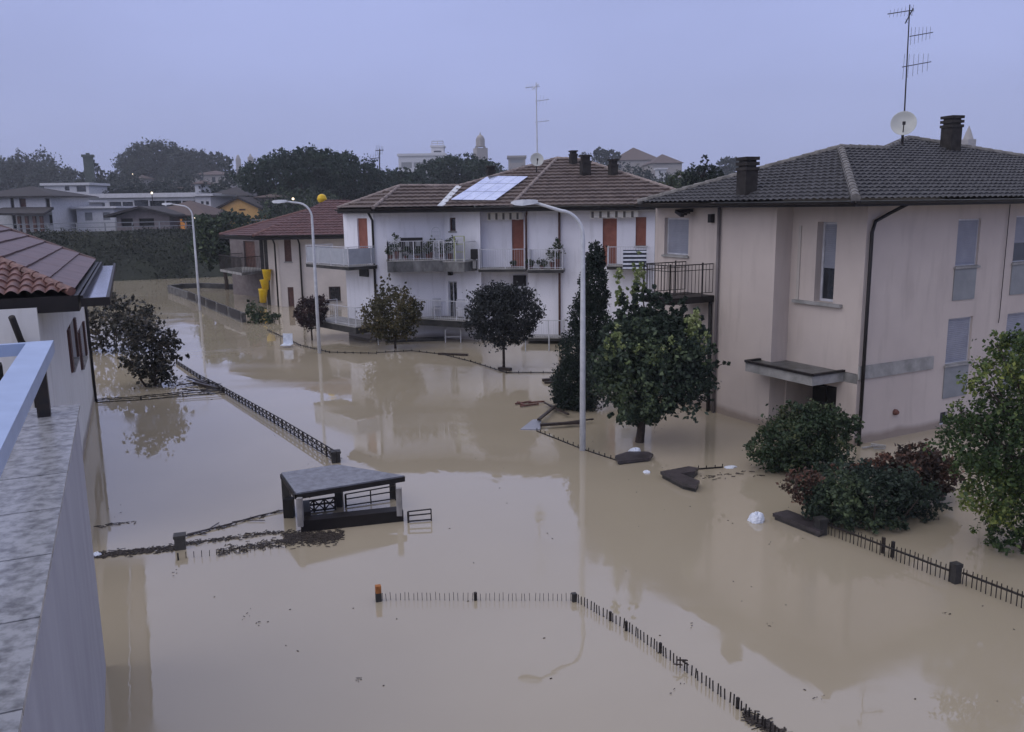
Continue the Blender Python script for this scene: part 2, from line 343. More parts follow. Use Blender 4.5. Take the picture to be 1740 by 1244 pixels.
def tree(name, label, cat, base, blobs, n, size, m, trunk=.1, group=None, limbs=7, clump=.28, shell=.45, nclump=None, up=.3, th=None, stems=1, spread=0., crown='crown', droop=0., rag=1.):
    base = np.array(base, float); t = thing(name, base, label, cat, group)
    cen = np.mean([b[:3] for b in blobs], 0); big = max(blobs, key=lambda b: b[3]*b[4]*b[5])
    mb = MB(); bot = min(b[2]-b[5]*.75 for b in blobs)
    if trunk:
        for k in range(stems):
            a = 2*PI*k/stems+.5; s0 = base+V(math.cos(a), math.sin(a), 0)*spread*.3; s0[2] = base[2]-.8
            top = V(big[0]+math.cos(a)*spread, big[1]+math.sin(a)*spread, max(bot, base[2]+.1)); tip = V(*big[:3])+V(math.cos(a), math.sin(a), 0)*spread*1.6
            top[:2] = top[:2]*.25+base[:2]*.75 if stems == 1 else top[:2]; mid = (s0*.5+V(s0[0], s0[1], top[2])*.5)+V(rnd.uniform(-1, 1), rnd.uniform(-1, 1), 0)*trunk*.4
            mb.tube([s0, mid, top, (top+tip)/2, tip], [trunk*1.25, trunk, trunk*.8, trunk*.5, trunk*.15], 9)
        lm = MB()
        for i in range(limbs):
            b = blobs[rnd.randrange(len(blobs))]; a = rnd.uniform(0, 2*PI); el = rnd.uniform(-.1, 1)
            e_ = V(b[0]+b[3]*.85*math.cos(a)*math.cos(el), b[1]+b[4]*.85*math.sin(a)*math.cos(el), b[2]+b[5]*.8*math.sin(el))
            s0 = V(big[0], big[1], 0)*.75+V(base[0], base[1], 0)*.25; s0[2] = bot+(cen[2]-bot)*rnd.uniform(0, .9)
            md = (s0+e_)/2+V(0, 0, .12*b[5])
            mb.tube([s0, md, e_], [trunk*.42, trunk*.25, trunk*.06], 5)
        mb.build('trunk', m_bark, t, smooth=True)
    leafmesh(crown, leaves(blobs, n, size, clump, shell, up, nclump, droop, rag), m, t)
    return t
l_dark = leafmat('dark_green_leaf', (.018, .030, .022), (.036, .056, .038), (.10, .135, .065))
l_cyp = leafmat('cypress_needle', (.010, .019, .014), (.016, .028, .020), (.028, .042, .028), patch=1.5)
l_olive = leafmat('olive_brown_leaf', (.035, .037, .018), (.075, .068, .030), (.15, .115, .05), patch=1.2)
l_black = leafmat('very_dark_leaf', (.013, .016, .018), (.022, .026, .027), (.035, .042, .038), patch=1)
l_purple = leafmat('purple_brown_leaf', (.022, .012, .014), (.038, .02, .022), (.06, .03, .028), patch=1.5)
l_green = leafmat('green_leaf', (.025, .048, .020), (.06, .098, .032), (.22, .25, .06), patch=.7)
l_lime = leafmat('pale_yellow_green_leaf', (.10, .14, .06), (.19, .24, .09), (.36, .40, .19), patch=2)
l_shrub = leafmat('shrub_leaf', (.022, .04, .022), (.04, .065, .032), (.10, .11, .05), patch=1.3)
l_red = leafmat('red_shrub_leaf', (.03, .028, .024), (.07, .043, .034), (.17, .08, .055), patch=1.3)
l_magn = leafmat('dark_drowned_leaf', (.016, .018, .018), (.036, .036, .028), (.15, .125, .09), patch=1.6, rough=.35)
l_pine = leafmat('stone_pine_needle', (.012, .028, .022), (.020, .042, .030), (.036, .06, .036), patch=.25)
l_hill = leafmat('far_wood_leaf', (.016, .026, .026), (.026, .04, .036), (.045, .058, .045), patch=.12)
l_under = leafmat('embankment_scrub', (.012, .016, .013), (.025, .032, .022), (.065, .068, .042), patch=.35)
# ================================================================== THE SETTING
def water():
    m = bpy.data.materials.new('muddy_flood_water'); m.use_nodes = True; t = m.node_tree; b = t.nodes['Principled BSDF']
    g = t.nodes.new('ShaderNodeNewGeometry')
    n = t.nodes.new('ShaderNodeTexNoise'); n.inputs['Scale'].default_value = .11; n.inputs['Detail'].default_value = 6; n.inputs['Distortion'].default_value = .6
    t.links.new(g.outputs['Position'], n.inputs['Vector'])
    r = t.nodes.new('ShaderNodeValToRGB'); r.color_ramp.elements[0].position = .35; r.color_ramp.elements[1].position = .68
    r.color_ramp.elements[0].color = (.314, .270, .196, 1); r.color_ramp.elements[1].color = (.372, .322, .236, 1)
    t.links.new(n.outputs[0], r.inputs[0]); t.links.new(r.outputs[0], b.inputs['Base Color'])
    b.inputs['Roughness'].default_value = .03; b.inputs['IOR'].default_value = 1.72; b.inputs['Specular IOR Level'].default_value = .5
    n1 = t.nodes.new('ShaderNodeTexNoise'); n1.inputs['Scale'].default_value = 1.1; n1.inputs['Detail'].default_value = 3; n1.inputs['Distortion'].default_value = .5
    n2 = t.nodes.new('ShaderNodeTexNoise'); n2.inputs['Scale'].default_value = .09; n2.inputs['Detail'].default_value = 2
    mp = t.nodes.new('ShaderNodeMapping'); mp.inputs['Scale'].default_value = (1, .55, 1); mp.inputs['Rotation'].default_value = (0, 0, .5)
    t.links.new(g.outputs['Position'], mp.inputs[0]); t.links.new(mp.outputs[0], n1.inputs['Vector']); t.links.new(g.outputs['Position'], n2.inputs['Vector'])
    mr = t.nodes.new('ShaderNodeMapRange'); mr.inputs[1].default_value = .42; mr.inputs[2].default_value = .62; mr.inputs[3].default_value = .07; mr.inputs[4].default_value = .5
    t.links.new(n2.outputs[0], mr.inputs[0])
    n4 = t.nodes.new('ShaderNodeTexNoise'); n4.inputs['Scale'].default_value = .35; n4.inputs['Detail'].default_value = 5; n4.inputs['Distortion'].default_value = 1.2
    m4 = t.nodes.new('ShaderNodeMapping'); m4.inputs['Scale'].default_value = (.35, 1.3, 1); m4.inputs['Rotation'].default_value = (0, 0, .35); t.links.new(g.outputs['Position'], m4.inputs[0]); t.links.new(m4.outputs[0], n4.inputs['Vector'])
    r4 = t.nodes.new('ShaderNodeMapRange'); r4.inputs[1].default_value = .45; r4.inputs[2].default_value = .7; r4.inputs[3].default_value = .02; r4.inputs[4].default_value = .15
    t.links.new(n4.outputs[0], r4.inputs[0]); t.links.new(r4.outputs[0], b.inputs['Roughness'])
    bp = t.nodes.new('ShaderNodeBump'); bp.inputs['Distance'].default_value = .012
    t.links.new(mr.outputs[0], bp.inputs['Strength']); t.links.new(n1.outputs[0], bp.inputs['Height']); t.links.new(bp.outputs[0], b.inputs['Normal'])
    mb = MB(); mb.quad((-400, -60, 0), (400, -60, 0), (400, 130, 0), (-400, 130, 0))
    o = mb.build('water', m); struct(o, 'still muddy brown flood water covering street and gardens')
water()
BL = V(-37.83, 79.9); BD = unit(V(10.77, 4.21)); BN = V(-BD[1], BD[0])
def sstep(x, a, b): q = np.clip((x-a)/(b-a), 0, 1); return q*q*(3-2*q)
def ground_h(x, y):
    e_ = (x-BL[0])*BN[0]+(y-BL[1])*BN[1]
    z = -1.6+6.0*sstep(e_, -3.2, 10)-1.9*sstep(e_, 15, 22)
    z = z+19*sstep(y, 190, 420)*(.75+.25*np.sin(x*.011+1))
    return z
def terrain():
    xs = np.concatenate([np.linspace(-690, -130, 30), np.linspace(-125, 125, 110), np.linspace(130, 690, 30)]); ys = np.concatenate([np.linspace(-60, 55, 12), np.linspace(58, 130, 60), np.linspace(135, 500, 50), np.linspace(520, 600, 4)])
    X, Y = np.meshgrid(xs, ys); Z = ground_h(X, Y)+np.where(Y > 60, .18*np.sin(X*.9+Y*.3)*np.cos(Y*.7-X*.2), 0)
    nx = len(xs); mb = MB(); mb.v = list(zip(X.ravel(), Y.ravel(), Z.ravel()))
    mb.f = [(j*nx+i, j*nx+i+1, (j+1)*nx+i+1, (j+1)*nx+i) for j in range(len(ys)-1) for i in range(nx-1)]
    m = mat('grassy_earth', (.022, .027, .018), (.013, .016, .012), rough=.95, scale=.25, bump=.5, bscale=3)
    struct(mb.build('ground', m, smooth=True), 'grassy embankment and low hills behind the flood')
terrain()
# ================================================================== BEIGE HOUSE (right)
u1 = unit(V(.882, .471)); t1 = V(u1[1], -u1[0])       # u: along the right-hand facade, t: along the street front, towards us
K = W(1450, 757)[:2]
def beige_house():
    root = thing('house', (*K, 0), 'large beige two storey house with dark grey tiled roof on the right', 'house')
    ZT = 6.38
    wC = Wall(K, K+u1*16); wB = Wall(K-t1*3.0, K)
    AP = K-u1*.62; 
    aR = Wall(AP-t1*20, AP).sz(1308, 650)[0]                        # right edge of the projecting block
    Acor = AP-t1*20+t1*aR
    wA = Wall(AP-t1*20, Acor); aL = wA.sz(1113, 420)[0]; aP = wA.sz(1218, 600)[0]
    Bin = K-t1*np.dot(K-Acor, t1)
    wB = Wall(Bin, K); wF = Wall(Acor, Bin, outward=t1)
    wm = MB()
    hA = wA.rect(1129, 370, 1170, 434)
    wA.face(wm, -1.6, ZT, [hA], .2, aL, wA.L)
    wF.face(wm, -1.6, ZT)
    hB = wB.rect(1386, 377, 1419, 514); hD = list(wB.rect(1349, 655, 1418, 800)); hD[2] = -1.5; hD[3] = wB.sz(1380, 648)[1]
    hB = (hB[0], hB[1], hB[2], hB[3])
    hD[0] = .04; zs = hD[3]; wB.face(wm, zs, ZT, [hB], .3); wB.face(wm, -1.6, zs, [(hD[0], hD[1], -1.59, zs-.01)], 1.15)
    hC = [wC.rect(1626, 372, 1664, 452), wC.rect(1609, 540, 1650, 617), wC.rect(1724, 366, 1790, 444), wC.rect(1709, 530, 1770, 604)]
    hS = wC.rect(1597, 700, 1612, 722)
    wC.face(wm, -1.6, ZT, hC+[hS], .14)
    L1 = wA.P(aL, 0)[:2]; bk = u1*13
    for a, b in ((L1, L1+bk), (L1+bk, K+u1*16-t1*7), (K+u1*16-t1*7, K+u1*16)): wm.quad((*a, -1.6), (*b, -1.6), (*b, ZT), (*a, ZT))
    wm.build('wall', m_beige, root)
    window(wA, hA, root, 'shutter', .2, label='closed grey roller shutter above the balcony')
    w_ = window(wB, hB, root, 'half', .3, fw=.07, sill=False, label='tall narrow stair window')
    s_ = MB(); b0 = wB.rect(1350, 512, 1432, 520); wB.box(s_, b0[0], b0[1], hB[2]-.09, hB[2]-.004, .003, .12); s_.build('sill', m_conc, w_)
    # shallow fluted recess beside the tall window
    r_ = MB(); q = wB.rect(1356, 385, 1386, 512); wB.box(r_, q[0], q[0]+.09, q[2], q[3]+.02, .003, .035); r_.build('pilaster', m_beige2, root)
    for i, h in enumerate(hC):
        window(wC, h, root, 'half' if i == 2 else 'shutter', .14, fw=.04)
        pn = MB(); zlo = h[2]-.95 if i != 1 else h[2]-.98
        wC.box(pn, h[0]-.02, h[1]-.05, zlo, h[2]-.07, .003, .03); pn.build('apron_panel', m_grey, root, label='grey panel below a window')
    window(wC, hS, root, 'glass', .14, sill=False, fw=.03, label='small basement window almost under water')
    # entrance
    dr = MB(); wB.box(dr, hD[0]+.02, hD[1]-.02, hD[2], hD[3]-.03, -1.14, -1.08); d_ = dr.build('door', m_black, root, label='dark glazed entrance door')
    dr = MB(); wB.box(dr, hD[0]+.5, hD[0]+.56, hD[2], hD[3]-.02, -1.079, -1.03); wB.box(dr, hD[0]+.9, hD[0]+.97, hD[2], hD[3]-.02, -1.079, -1.03); wB.box(dr, hD[0]+.02, hD[1]-.02, hD[3]-.42, hD[3]-.36, -1.079, -1.04); dr.build('door_frame', m_iron, d_)
    # canopy over the entrance
    zc0, zc1 = wB.sz(1437, 645)[1]-.06, wB.sz(1440, 628)[1]-.02
    P3 = W(1380, 646, (zc0+zc1)/2)[:2]; dd = (P3-K)@(-u1); tt = (P3-K)@t1
    left = (W(1260, 622, (zc0+zc1)/2)[:2]-K)@t1
    c0 = K-u1*dd+t1*tt; cpoly = [K+t1*tt-u1*.01+u1*0, c0, K-u1*dd+t1*left, Acor+t1*(left-(Acor-K)@t1)-u1*.004, Acor-u1*.004+t1*.004, Bin+t1*.004-u1*.004, K-u1*.004-t1*.2]
    cpoly = [c0+u1*(dd-.006), c0, K-u1*dd+t1*left, K-u1*.626+t1*left, Acor-u1*.006+t1*.006, Bin-u1*.006+t1*.006, K-u1*.006]
    cn = MB(); cn.prism(cpoly, zc0, zc1-.06); cn.build('canopy', m_conc, root, label='flat concrete canopy over the entrance')
    ins = lambda k: [np.array(p)+(unit(np.mean(cpoly, 0)-p))*k for p in cpoly]
    rm = MB(); n_ = len(cpoly)
    for i in (0, 1, 2):
        a, b = cpoly[i], cpoly[(i+1) % n_]; o_ = unit(np.mean(cpoly, 0)-(a+b)/2)
        rm.bar((*(a-o_*.0), zc1-.028), (*(b-o_*.0), zc1-.028), .09, .06)
    rm.build('canopy_rim', m_fascia, root)
    mm = mat('wet_mossy_felt', (.10, .105, .11), (.03, .035, .028), rough=.3, scale=3.5, contrast=(.4, .6)); fl = MB(); fl.prism(ins(.04), zc1-.0595, zc1-.05); fl.build('canopy_covering', mm, root)
    # grey band on the right-hand facade
    bz = wC.rect(1458, 613, 1584, 634); z0, z1 = wC.sz(1520, 637)[1], wC.sz(1520, 614)[1]
    sp = MB(); sp.tube([wC.P(5.9, 6.35, .05), wC.P(5.88, 3.1, .05), wC.P(5.86, 2.9, .05)], .012, 6); sp.build('cable', m_fascia, root)
    bd = MB(); wC.box(bd, .0, wC.sz(1584, 616)[0], z0+.02, z1-.0, .003, .05); bd.build('band', m_conc, root, label='pale concrete band on the wall')
    v_ = MB(); c_ = wC.sz(1520, 700); v_.lathe(wC.P(c_[0], c_[1], .0), [(0, .12), (.05, .12), (.085, .06), (.085, .002)], 12, (V(*wC.t, 0), V(0, 0, 1), V(*wC.n, 0))); v_.build('vent_cap', m_redwood, root)
    # roof ---------------------------------------------------------------
    ze = 6.52; ov = .78
    Nc = K-u1*(.62+ov)+t1*ov
    Lp = None
    for k in np.linspace(6, 14, 400):
        q = Nc-t1*k
        if proj((*q, ze))[0] < 1084: break
    Lc = q; s_ = k/2
    P1 = Nc+(u1-t1)*s_; z1 = D(1417, 253, P1[1])[2]; slope = (z1-ze)/s_
    nC = V(t1[0]*slope, t1[1]*slope, 1); nC /= np.linalg.norm(nC); e0 = V(*Nc, ze)
    r = ray(1543, 237); AP_ = CAM+r*((e0-CAM)@nC)/(r@nC)
    R0 = Nc+u1*22; s2 = -(AP_[:2]-Nc)@t1; a2 = (AP_[:2]-Nc)@u1
    # right corner so that the right-hand hip passes where it does in the view
    best = min(np.linspace(10, 40, 300), key=lambda k: abs(_hip_y(AP_, V(*(Nc+u1*k), ze), 1738)-269))
    Rc = V(*(Nc+u1*best), ze); Nc3 = V(*Nc, ze); Lc3 = V(*Lc, ze); P13 = V(*P1, z1)
    # where the lower ridge meets the tall roof
    rr = 0
    for k in np.linspace(0, 12, 600):
        q = P13+V(*(u1*k), 0)
        if proj(q)[0] > 1503: break
    P1b = q; Mp = V(*(P1b[:2]+t1*s_), ze)
    rf = MB()
    tile_slope(rf, [Nc3, P13, Lc3], Lc3, Nc3, .23, .28, .045, .04)
    tile_slope(rf, [Nc3, Mp, P1b, P13], Nc3, Rc, .23, .28, .045, .04)
    tile_slope(rf, [Mp, Rc, AP_, P1b], Nc3, Rc, .23, .28, .045, .04)
    BkW = V(*(P1b[:2]-t1*s_), ze); wl_ = P1b-V(*(u1*.0), 0)
    Bc = V(*(Nc-t1*2*s2+u1*max(0, a2-s2)), ze); Bf = V(*(Nc-t1*(s2+s2)+u1*(best)), ze)
    rf.quad(Lc3, P13, P1b, V(*(P1b[:2]-t1*s_), ze))                # rear slope of the front wing
    rf.quad(P1b, AP_, Bc); rf.quad(P1b, Bc, V(*(P1b[:2]-t1*s_), ze))
    rf.quad(AP_, Rc, Bf); rf.quad(AP_, Bf, Bc)
    ro = rf.build('roof', m_tile_dark, root)
    cp = MB(); caps(cp, Nc3+V(0, 0, .05), P13+V(0, 0, .05), .12, .33); caps(cp, P13+V(0, 0, .04), P1b+V(0, 0, .04), .11); caps(cp, Lc3+V(0, 0, .04), P13+V(0, 0, .04), .11); caps(cp, P1b+V(0, 0, .04), AP_+V(0, 0, .04), .11); caps(cp, Rc+V(0, 0, .05), AP_+V(0, 0, .05), .11)
    cp.build('ridge_tile', mat('grey_ridge_tile', (.2, .19, .18), (.09, .085, .08), rough=.7, scale=5), ro)
    so_ = MB(); ins_ = .05
    so_.prism([Nc+V(*(u1-t1))*.06, Rc[:2]-t1*.06, Bf[:2], Lc+V(*u1)*.06+u1*8, Lc+u1*.06], 6.37, 6.49); so_.build('eaves', m_fascia, root, label='dark overhanging eaves')
    gu = MB(); gutter(gu, (*Nc, ze-.02), (*Rc[:2], ze-.02), t1); gutter(gu, (*Lc, ze-.02), (*Nc, ze-.02), -u1); gu.build('gutter', m_fascia, root)
    # drainpipes
    dp = MB(); g_ = wC.sz(1508, 366); q = wC.P(.12, wC.sz(1470, 384)[1], .09)
    dp.tube([(*(K+t1*(ov-.1)+u1*.75), 6.45), wC.P(.72, 6.2, .14), wC.P(.2, 5.98, .09), wC.P(.1, 5.7, .09), wC.P(.1, 3, .09), wC.P(.1, -.6, .09)], .048, 8); dp.build('drainpipe', m_fascia, root, smooth=True, label='black drainpipe at the front corner')
    dp = MB(); dp.tube([wA.P(aP, 6.4, .08), wA.P(aP, -.6, .08)], .05, 8); dp.build('drainpipe', mat('grey_brown_pipe', (.16, .14, .14), rough=.5), root, smooth=True)
    dp = MB(); dp.tube([wA.P(aP-.25, wA.sz(1212, 508)[1], .1), wA.P(aP-.22, 1.2, .1), wA.P(aP-.22, -.6, .1)], .06, 8); dp.build('drainpipe', m_fascia, root, smooth=True)
    # small awning roll and wall lamp
    lm = MB(); c_ = wA.sz(1212, 371); wA.box(lm, c_[0]-.07, c_[0]+.07, c_[1]-.13, c_[1]+.13, .003, .16); lm.build('wall_lamp', m_fascia, root)
    aw = MB(); c_ = wA.sz(1166, 364); 
    for k in range(4): aw.bar(wA.P(c_[0]-.35+.12*k, c_[1]+.1, .1+.1*k), wA.P(c_[0]+.5, c_[1]+.12-.05*k, .2+.12*k), .12, .1)
    aw.build('folded_awning', m_fascia, root)
    # balcony
    a0, zb = wA.sz(1214, 502); pr = next((k for k in np.linspace(.8, 3, 200) if proj(wA.P(a0, zb, k))[0] < 1138), 3)
    al = a0-next((k for k in np.linspace(0, 5, 200) if proj(wA.P(a0-k, zb, pr))[0] < 1092), 5)
    sl = MB(); wA.box(sl, al, a0, zb-.2, zb, .003, pr); so2 = sl.build('balcony', m_fascia, root, label='dark edged balcony with iron railing')
    rl = MB(); top_ = zb+.98
    def rail(Pa, Pb):
        Pa = np.array(Pa); Pb = np.array(Pb); L = np.linalg.norm(Pb-Pa); n = int(L/.13)
        rl.bar((*Pa, top_), (*Pb, top_), .04, .03); rl.bar((*Pa, top_-.17), (*Pb, top_-.17), .025, .02); rl.bar((*Pa, zb+.1), (*Pb, zb+.1), .025, .02)
        for i in range(n+1):
            q = Pa+(Pb-Pa)*i/n; th = .045 if i % 9 == 0 else .016
            rl.bar((*q, zb-.05 if i % 9 == 0 else zb+.1), (*q, top_+(.05 if i % 9 == 0 else 0)), th)
    A_ = wA.P(al+.03, 0, pr-.03)[:2]; B_ = wA.P(a0-.03, 0, pr-.03)[:2]; C_ = wA.P(a0-.03, 0, .06)[:2]; D_ = wA.P(al+.03, 0, .06)[:2]
    rail(A_, B_); rail(B_, C_); rail(A_, D_)
    rl.build('railing', m_iron, so2)
    return dict(wA=wA, wB=wB, wC=wC, apex=AP_, P1=P13, N=Nc3, R=Rc, L=Lc3)
def _hip_y(A, B, px):
    a = 0.; b = 1.
    for _ in range(40):
        m_ = (a+b)/2
        if proj(A+(B-A)*m_)[0] < px: a = m_
        else: b = m_
    return proj(A+(B-A)*a)[1]
def plane_hit(px, py, P, n):
    r = ray(px, py); return CAM+r*((np.array(P)-CAM)@n)/(r@n)
BH = beige_house()
def chimney(px0, px1, ytop, ybase, Y, label, dy=.55, group='chimneys on the flooded houses', slats_=2, m=m_chim):
    a = D(px0, ybase, Y); b = D(px1, ybase, Y); wd = b[0]-a[0]; c = (a+b)/2; zt = D((px0+px1)/2, ytop, Y)[2]; base = V(c[0], c[1], c[2])
    t = thing('chimney', base, label, 'chimney', group); hh = zt-c[2]
    mb = MB(); mb.box((c[0], c[1], c[2]+hh*.33-.1), (wd*.74, dy*.8, hh*.66+.2), .3); mb.build('stack', m, t)
    cp = MB(); z = c[2]+hh*.66
    for k in range(slats_+1): cp.box((c[0], c[1], z+.03+(hh*.34-.06)*k/slats_), (wd*.84, dy*.92, min(.09, hh*.1)), .3)
    cp.box((c[0], c[1], z+hh*.17), (wd*.62, dy*.66, hh*.34), .3); cp.build('cap', m_chim, t)
    return t
def roof_Y(px, py, A, B, Cc):
    n = np.cross(np.array(B)-A, np.array(Cc)-A); return plane_hit(px, py, A, n)[1]
chimney(1253, 1284, 268, 330, roof_Y(1268, 330, BH['N'], BH['L'], BH['P1']), 'dark square chimney halfway up the dark grey roof', .6)
chimney(1600, 1629, 198, 252, 29.5, 'tall dark chimney beside the satellite dish on the ridge', .6)
def antenna(pxb, pyb, pxt, pyt, Y, label, bars, r=.022, m=m_iron):
    b = D(pxb, pyb, Y); tp = D(pxt, pyt, Y); t = thing('television_antenna', b, label, 'antenna', 'television antennas on the roofs')
    MB().tube([b-V(0, 0, .25), (b+tp)/2, tp], [r*1.25, r, r*.8], 6).build('mast', m, t)
    for (px, py, qx, qy, els, el_len, tilt) in bars:
        P = D(px, py, Y); Q = D(qx, qy, Y+.35); mb = MB(); mb.bar(P, Q, r*1.1)
        for k in range(els):
            c = P+(Q-P)*(k+.3)/els; l = el_len*(1-.35*k/els)/2; d = unit(V(math.sin(tilt)*.5, .75*math.cos(tilt), math.sin(tilt+.4)) if abs(tilt) < 1.2 else V(.12, .25, 1))
            mb.bar(c-d*l*.8, c+d*l*.8, r*.34)
        mb.build('aerial', m, t)
    return t
antenna(1535, 232, 1546, 8, 27.6, 'tall television antenna with three aerials above the dark grey roof', [(1553, 17, 1508, 24, 7, .55, .7), (1546, 62, 1585, 55, 6, .7, 1.5), (1533, 114, 1582, 105, 6, 1.0, 1.5), (1552, 14, 1538, 40, 4, .45, .2)])
antenna(913, 262, 911, 140, 40.5, 'slim pale television antenna rising above the brown roof', [(893, 149, 917, 147, 5, .6, .7), (910, 172, 933, 169, 4, .7, 1.5), (909, 208, 933, 205, 3, .5, 1.5), (905, 152, 915, 143, 3, .5, .2)], .028, m_galv)
def dish(px, py, rpx, Y, face, label, m=m_dish):
    c = D(px, py, Y); R = rpx/f_px*Y; t = thing('satellite_dish', c-V(0, 0, R), label, 'satellite dish', 'satellite dishes on the roofs')
    z = unit(face); x = unit(np.cross(z, V(0, 0, 1))); y = np.cross(z, x)
    prof = [(.001, 0)]+[(R*k/7, R*.28*(k/7)**2) for k in range(1, 8)]+[(R*1.02, R*.28)]+[(R*k/7, R*.28*(k/7)**2-.02) for k in range(7, 0, -1)]+[(.001, -.03)]
    mb = MB(); mb.lathe(c, prof, 28, (x, y, z)); mb.build('reflector', m, t, smooth=True)
    a = MB(); a.bar(c-V(0, 0, R), c+z*R*.9-V(0, 0, R*.2), .03); a.bar(c-z*.03, c-z*.15-V(0, 0, R+.2), .05); a.box(c+z*R*.92-V(0, 0, R*.2), (.07, .07, .1)); a.build('arm', m_iron, t)
    return t
dish(1535, 211, 19.5, 27.3, (-.35, -.9, .22), 'round satellite dish at the peak of the dark grey roof')
dish(912, 272, 11, 40.2, (.1, -.95, .25), 'small pale satellite dish at the foot of the slim antenna')
# ================================================================== WHITE HOUSE (middle)
def potted(P, h, label, m=None, r=.13, plant_r=.2, n=160, tall=1., group='potted plants on the balconies'):
    t = thing('potted_plant', P, label, 'plant', group); mb = MB(); mb.lathe(P, [(.001, 0), (r*.7, 0), (r, h*.35), (r*1.08, h*.36), (r*.9, h*.36), (.001, h*.34)], 10)
    mb.build('pot', m or m_redwood, t); leafmesh('foliage', leaves([(P[0], P[1], P[2]+h*(.4+.35*tall), plant_r, plant_r, h*.4*tall)], n, .08, .4, .2, nclump=25), l_shrub, t); return t
def plane3(A, B, Cc): n = np.cross(np.array(B)-A, np.array(Cc)-A); n = n/np.linalg.norm(n); return n if n[2] > 0 else -n
def pitch_plane(A, B, pitch, inward=(0, 1)):
    d = unit((B-A)[:2]); i = V(-d[1], d[0]); i = i if i@np.array(inward) > 0 else -i
    return unit(V(-i[0]*pitch, -i[1]*pitch, 1))
def on_line(A, d, px, z=0.):                          # follow a plan line until it crosses the pixel column
    A = np.array(A, float)[:2]; d = unit(d); a, b = -30., 60.
    g = lambda k: proj((*(A+d*k), z))[0]-px
    ga = g(a)
    for _ in range(60):
        m_ = (a+b)/2
        if (g(m_) > 0) == (ga > 0): a = m_
        else: b = m_
    return A+d*a
def white_house():
    root = thing('house', D(870, 590, 41), 'white two storey house with brown tiled roof and solar panels in the middle', 'house')
    ZT = 6.33; zz = 3.
    A1 = D(641, 500, 42.0)[:2]; A0 = on_line(A1, V(-.66, .75), 588, zz); B1 = D(757, 450, 42.5)[:2]; C1 = D(817, 450, 41.6)[:2]; C1b = C1+V(0.02, .5)
    D1 = D(896, 450, 41.9)[:2]; D1b = D1+V(.02, -.6); E1 = D(1112, 450, 40.4)[:2]
    wa, wb, wc, wd, we = Wall(A0, A1), Wall(A1, B1), Wall(B1, C1), Wall(C1b, D1), Wall(D1b, E1)
    mb = MB()
    ha = wa.rect(608, 371, 625, 446); wa.face(mb, -1.6, ZT, [ha], .15)
    wb.face(mb, -1.6, ZT)
    hc = [wc.rect(764, 370, 774, 393), wc.rect(762, 478, 777, 540)]; wc.face(mb, -1.6, ZT, hc, .15)
    hd = wd.rect(870, 373, 890, 457); wd.face(mb, -1.6, ZT, [hd], .15)
    he = [we.rect(1024, 371, 1048, 451), we.rect(1080, 369, 1098, 418)]; we.face(mb, -1.6, ZT, he, .15)
    for P, Q in ((C1, C1b), (D1, D1b), (A0, A0+V(3, 14)), (A0+V(3, 14), E1+V(2, 14)), (E1+V(2, 14), E1)): mb.quad((*P, -1.6), (*Q, -1.6), (*Q, ZT), (*P, ZT))
    mb.build('wall', m_white, root)
    for wl, h in ((wa, ha), (wd, hd), (we, he[0]), (we, he[1])): window(wl, h, root, 'shutter', .15, m_redshutter, sill=(h is he[1]), shade=m_redshutter, name='shuttered_door' if h is not he[1] else 'window')
    window(wc, hc[0], root, 'glass', .15, m_brownshutter); window(wc, hc[1], root, 'glass', .15, m_whitemetal, sill=False, name='terrace_door', mull=1)
    # meter boxes seen as dark squares
    for wl, (x0, y0, x1, y1) in ((wa, (612, 457, 627, 470)), (wd, (872, 468, 894, 486))):
        r = wl.rect(x0, y0, x1, y1); q = MB(); wl.box(q, *r[:4], .003, .06); q.build('ventilation_grille', m_fascia, root)
    # roof
    ze = 6.45; o = .75; pit = .33
    E1p = D(634, 350, 41.1); E1p[2] = ze; E0 = V(*on_line(E1p, V(-.66, .75), 573, ze), ze); Vp = D(748, 350, 41.3); Vp[2] = ze; Hc = D(868, 349, 40.3); Hc[2] = ze; E2 = D(1214, 348, 39.3); E2[2] = ze
    nL = pitch_plane(E1p, Vp, pit); P = plane_hit(679, 318, E1p, nL); Q = plane_hit(781, 318, E1p, nL)
    nR = pitch_plane(Hc, E2, pit); Ap = plane_hit(946, 271, Hc, nR); R2 = plane_hit(988, 273, Hc, nR)
    nS = plane3(Vp, Hc, Ap); Qs = plane_hit(781, 318, Vp, nS)
    rf = MB(); T = dict(pu=.3, pv=.55, amp=.025, step=.085, nu=4)
    tile_slope(rf, [E0, E1p, P], E0, E1p, **T); tile_slope(rf, [E1p, Vp, Q, P], E1p, Vp, **T)
    tile_slope(rf, [Vp, Hc, Ap, Qs], Vp, Hc, **T); tile_slope(rf, [Hc, E2, R2, Ap], Hc, E2, **T)
    bk = lambda p, d=9: V(p[0]+.5, p[1]+d, ze)
    rf.quad(P, Q, bk(Q, 6), bk(P, 6)); rf.quad(Qs, Ap, bk(Ap), bk(Qs, 8)); rf.quad(Ap, R2, bk(R2), bk(Ap)); rf.quad(R2, E2, bk(E2, 16), bk(R2)); rf.quad(E0, P, bk(P, 6), bk(E0, 6))
    ro = rf.build('roof', m_tile_brown, root)
    cp = MB(); up = V(0, 0, .06)
    for a, b in ((E1p, P), (Hc, Ap), (P, Q), (Ap, R2), (R2, E2), (E0, P), (Qs, Ap)): caps(cp, a+up, b+up, .10, .4)
    cp.build('ridge_tile', mat('pale_ridge_tile', (.3, .25, .23), (.16, .13, .12), rough=.7, scale=4), ro)
    fl = MB(); fl.bar(Vp+V(0, 0, .09), Q+V(0, 0, .09), .3, .03, up=nL); fl.build('valley_flashing', m_galv, ro)
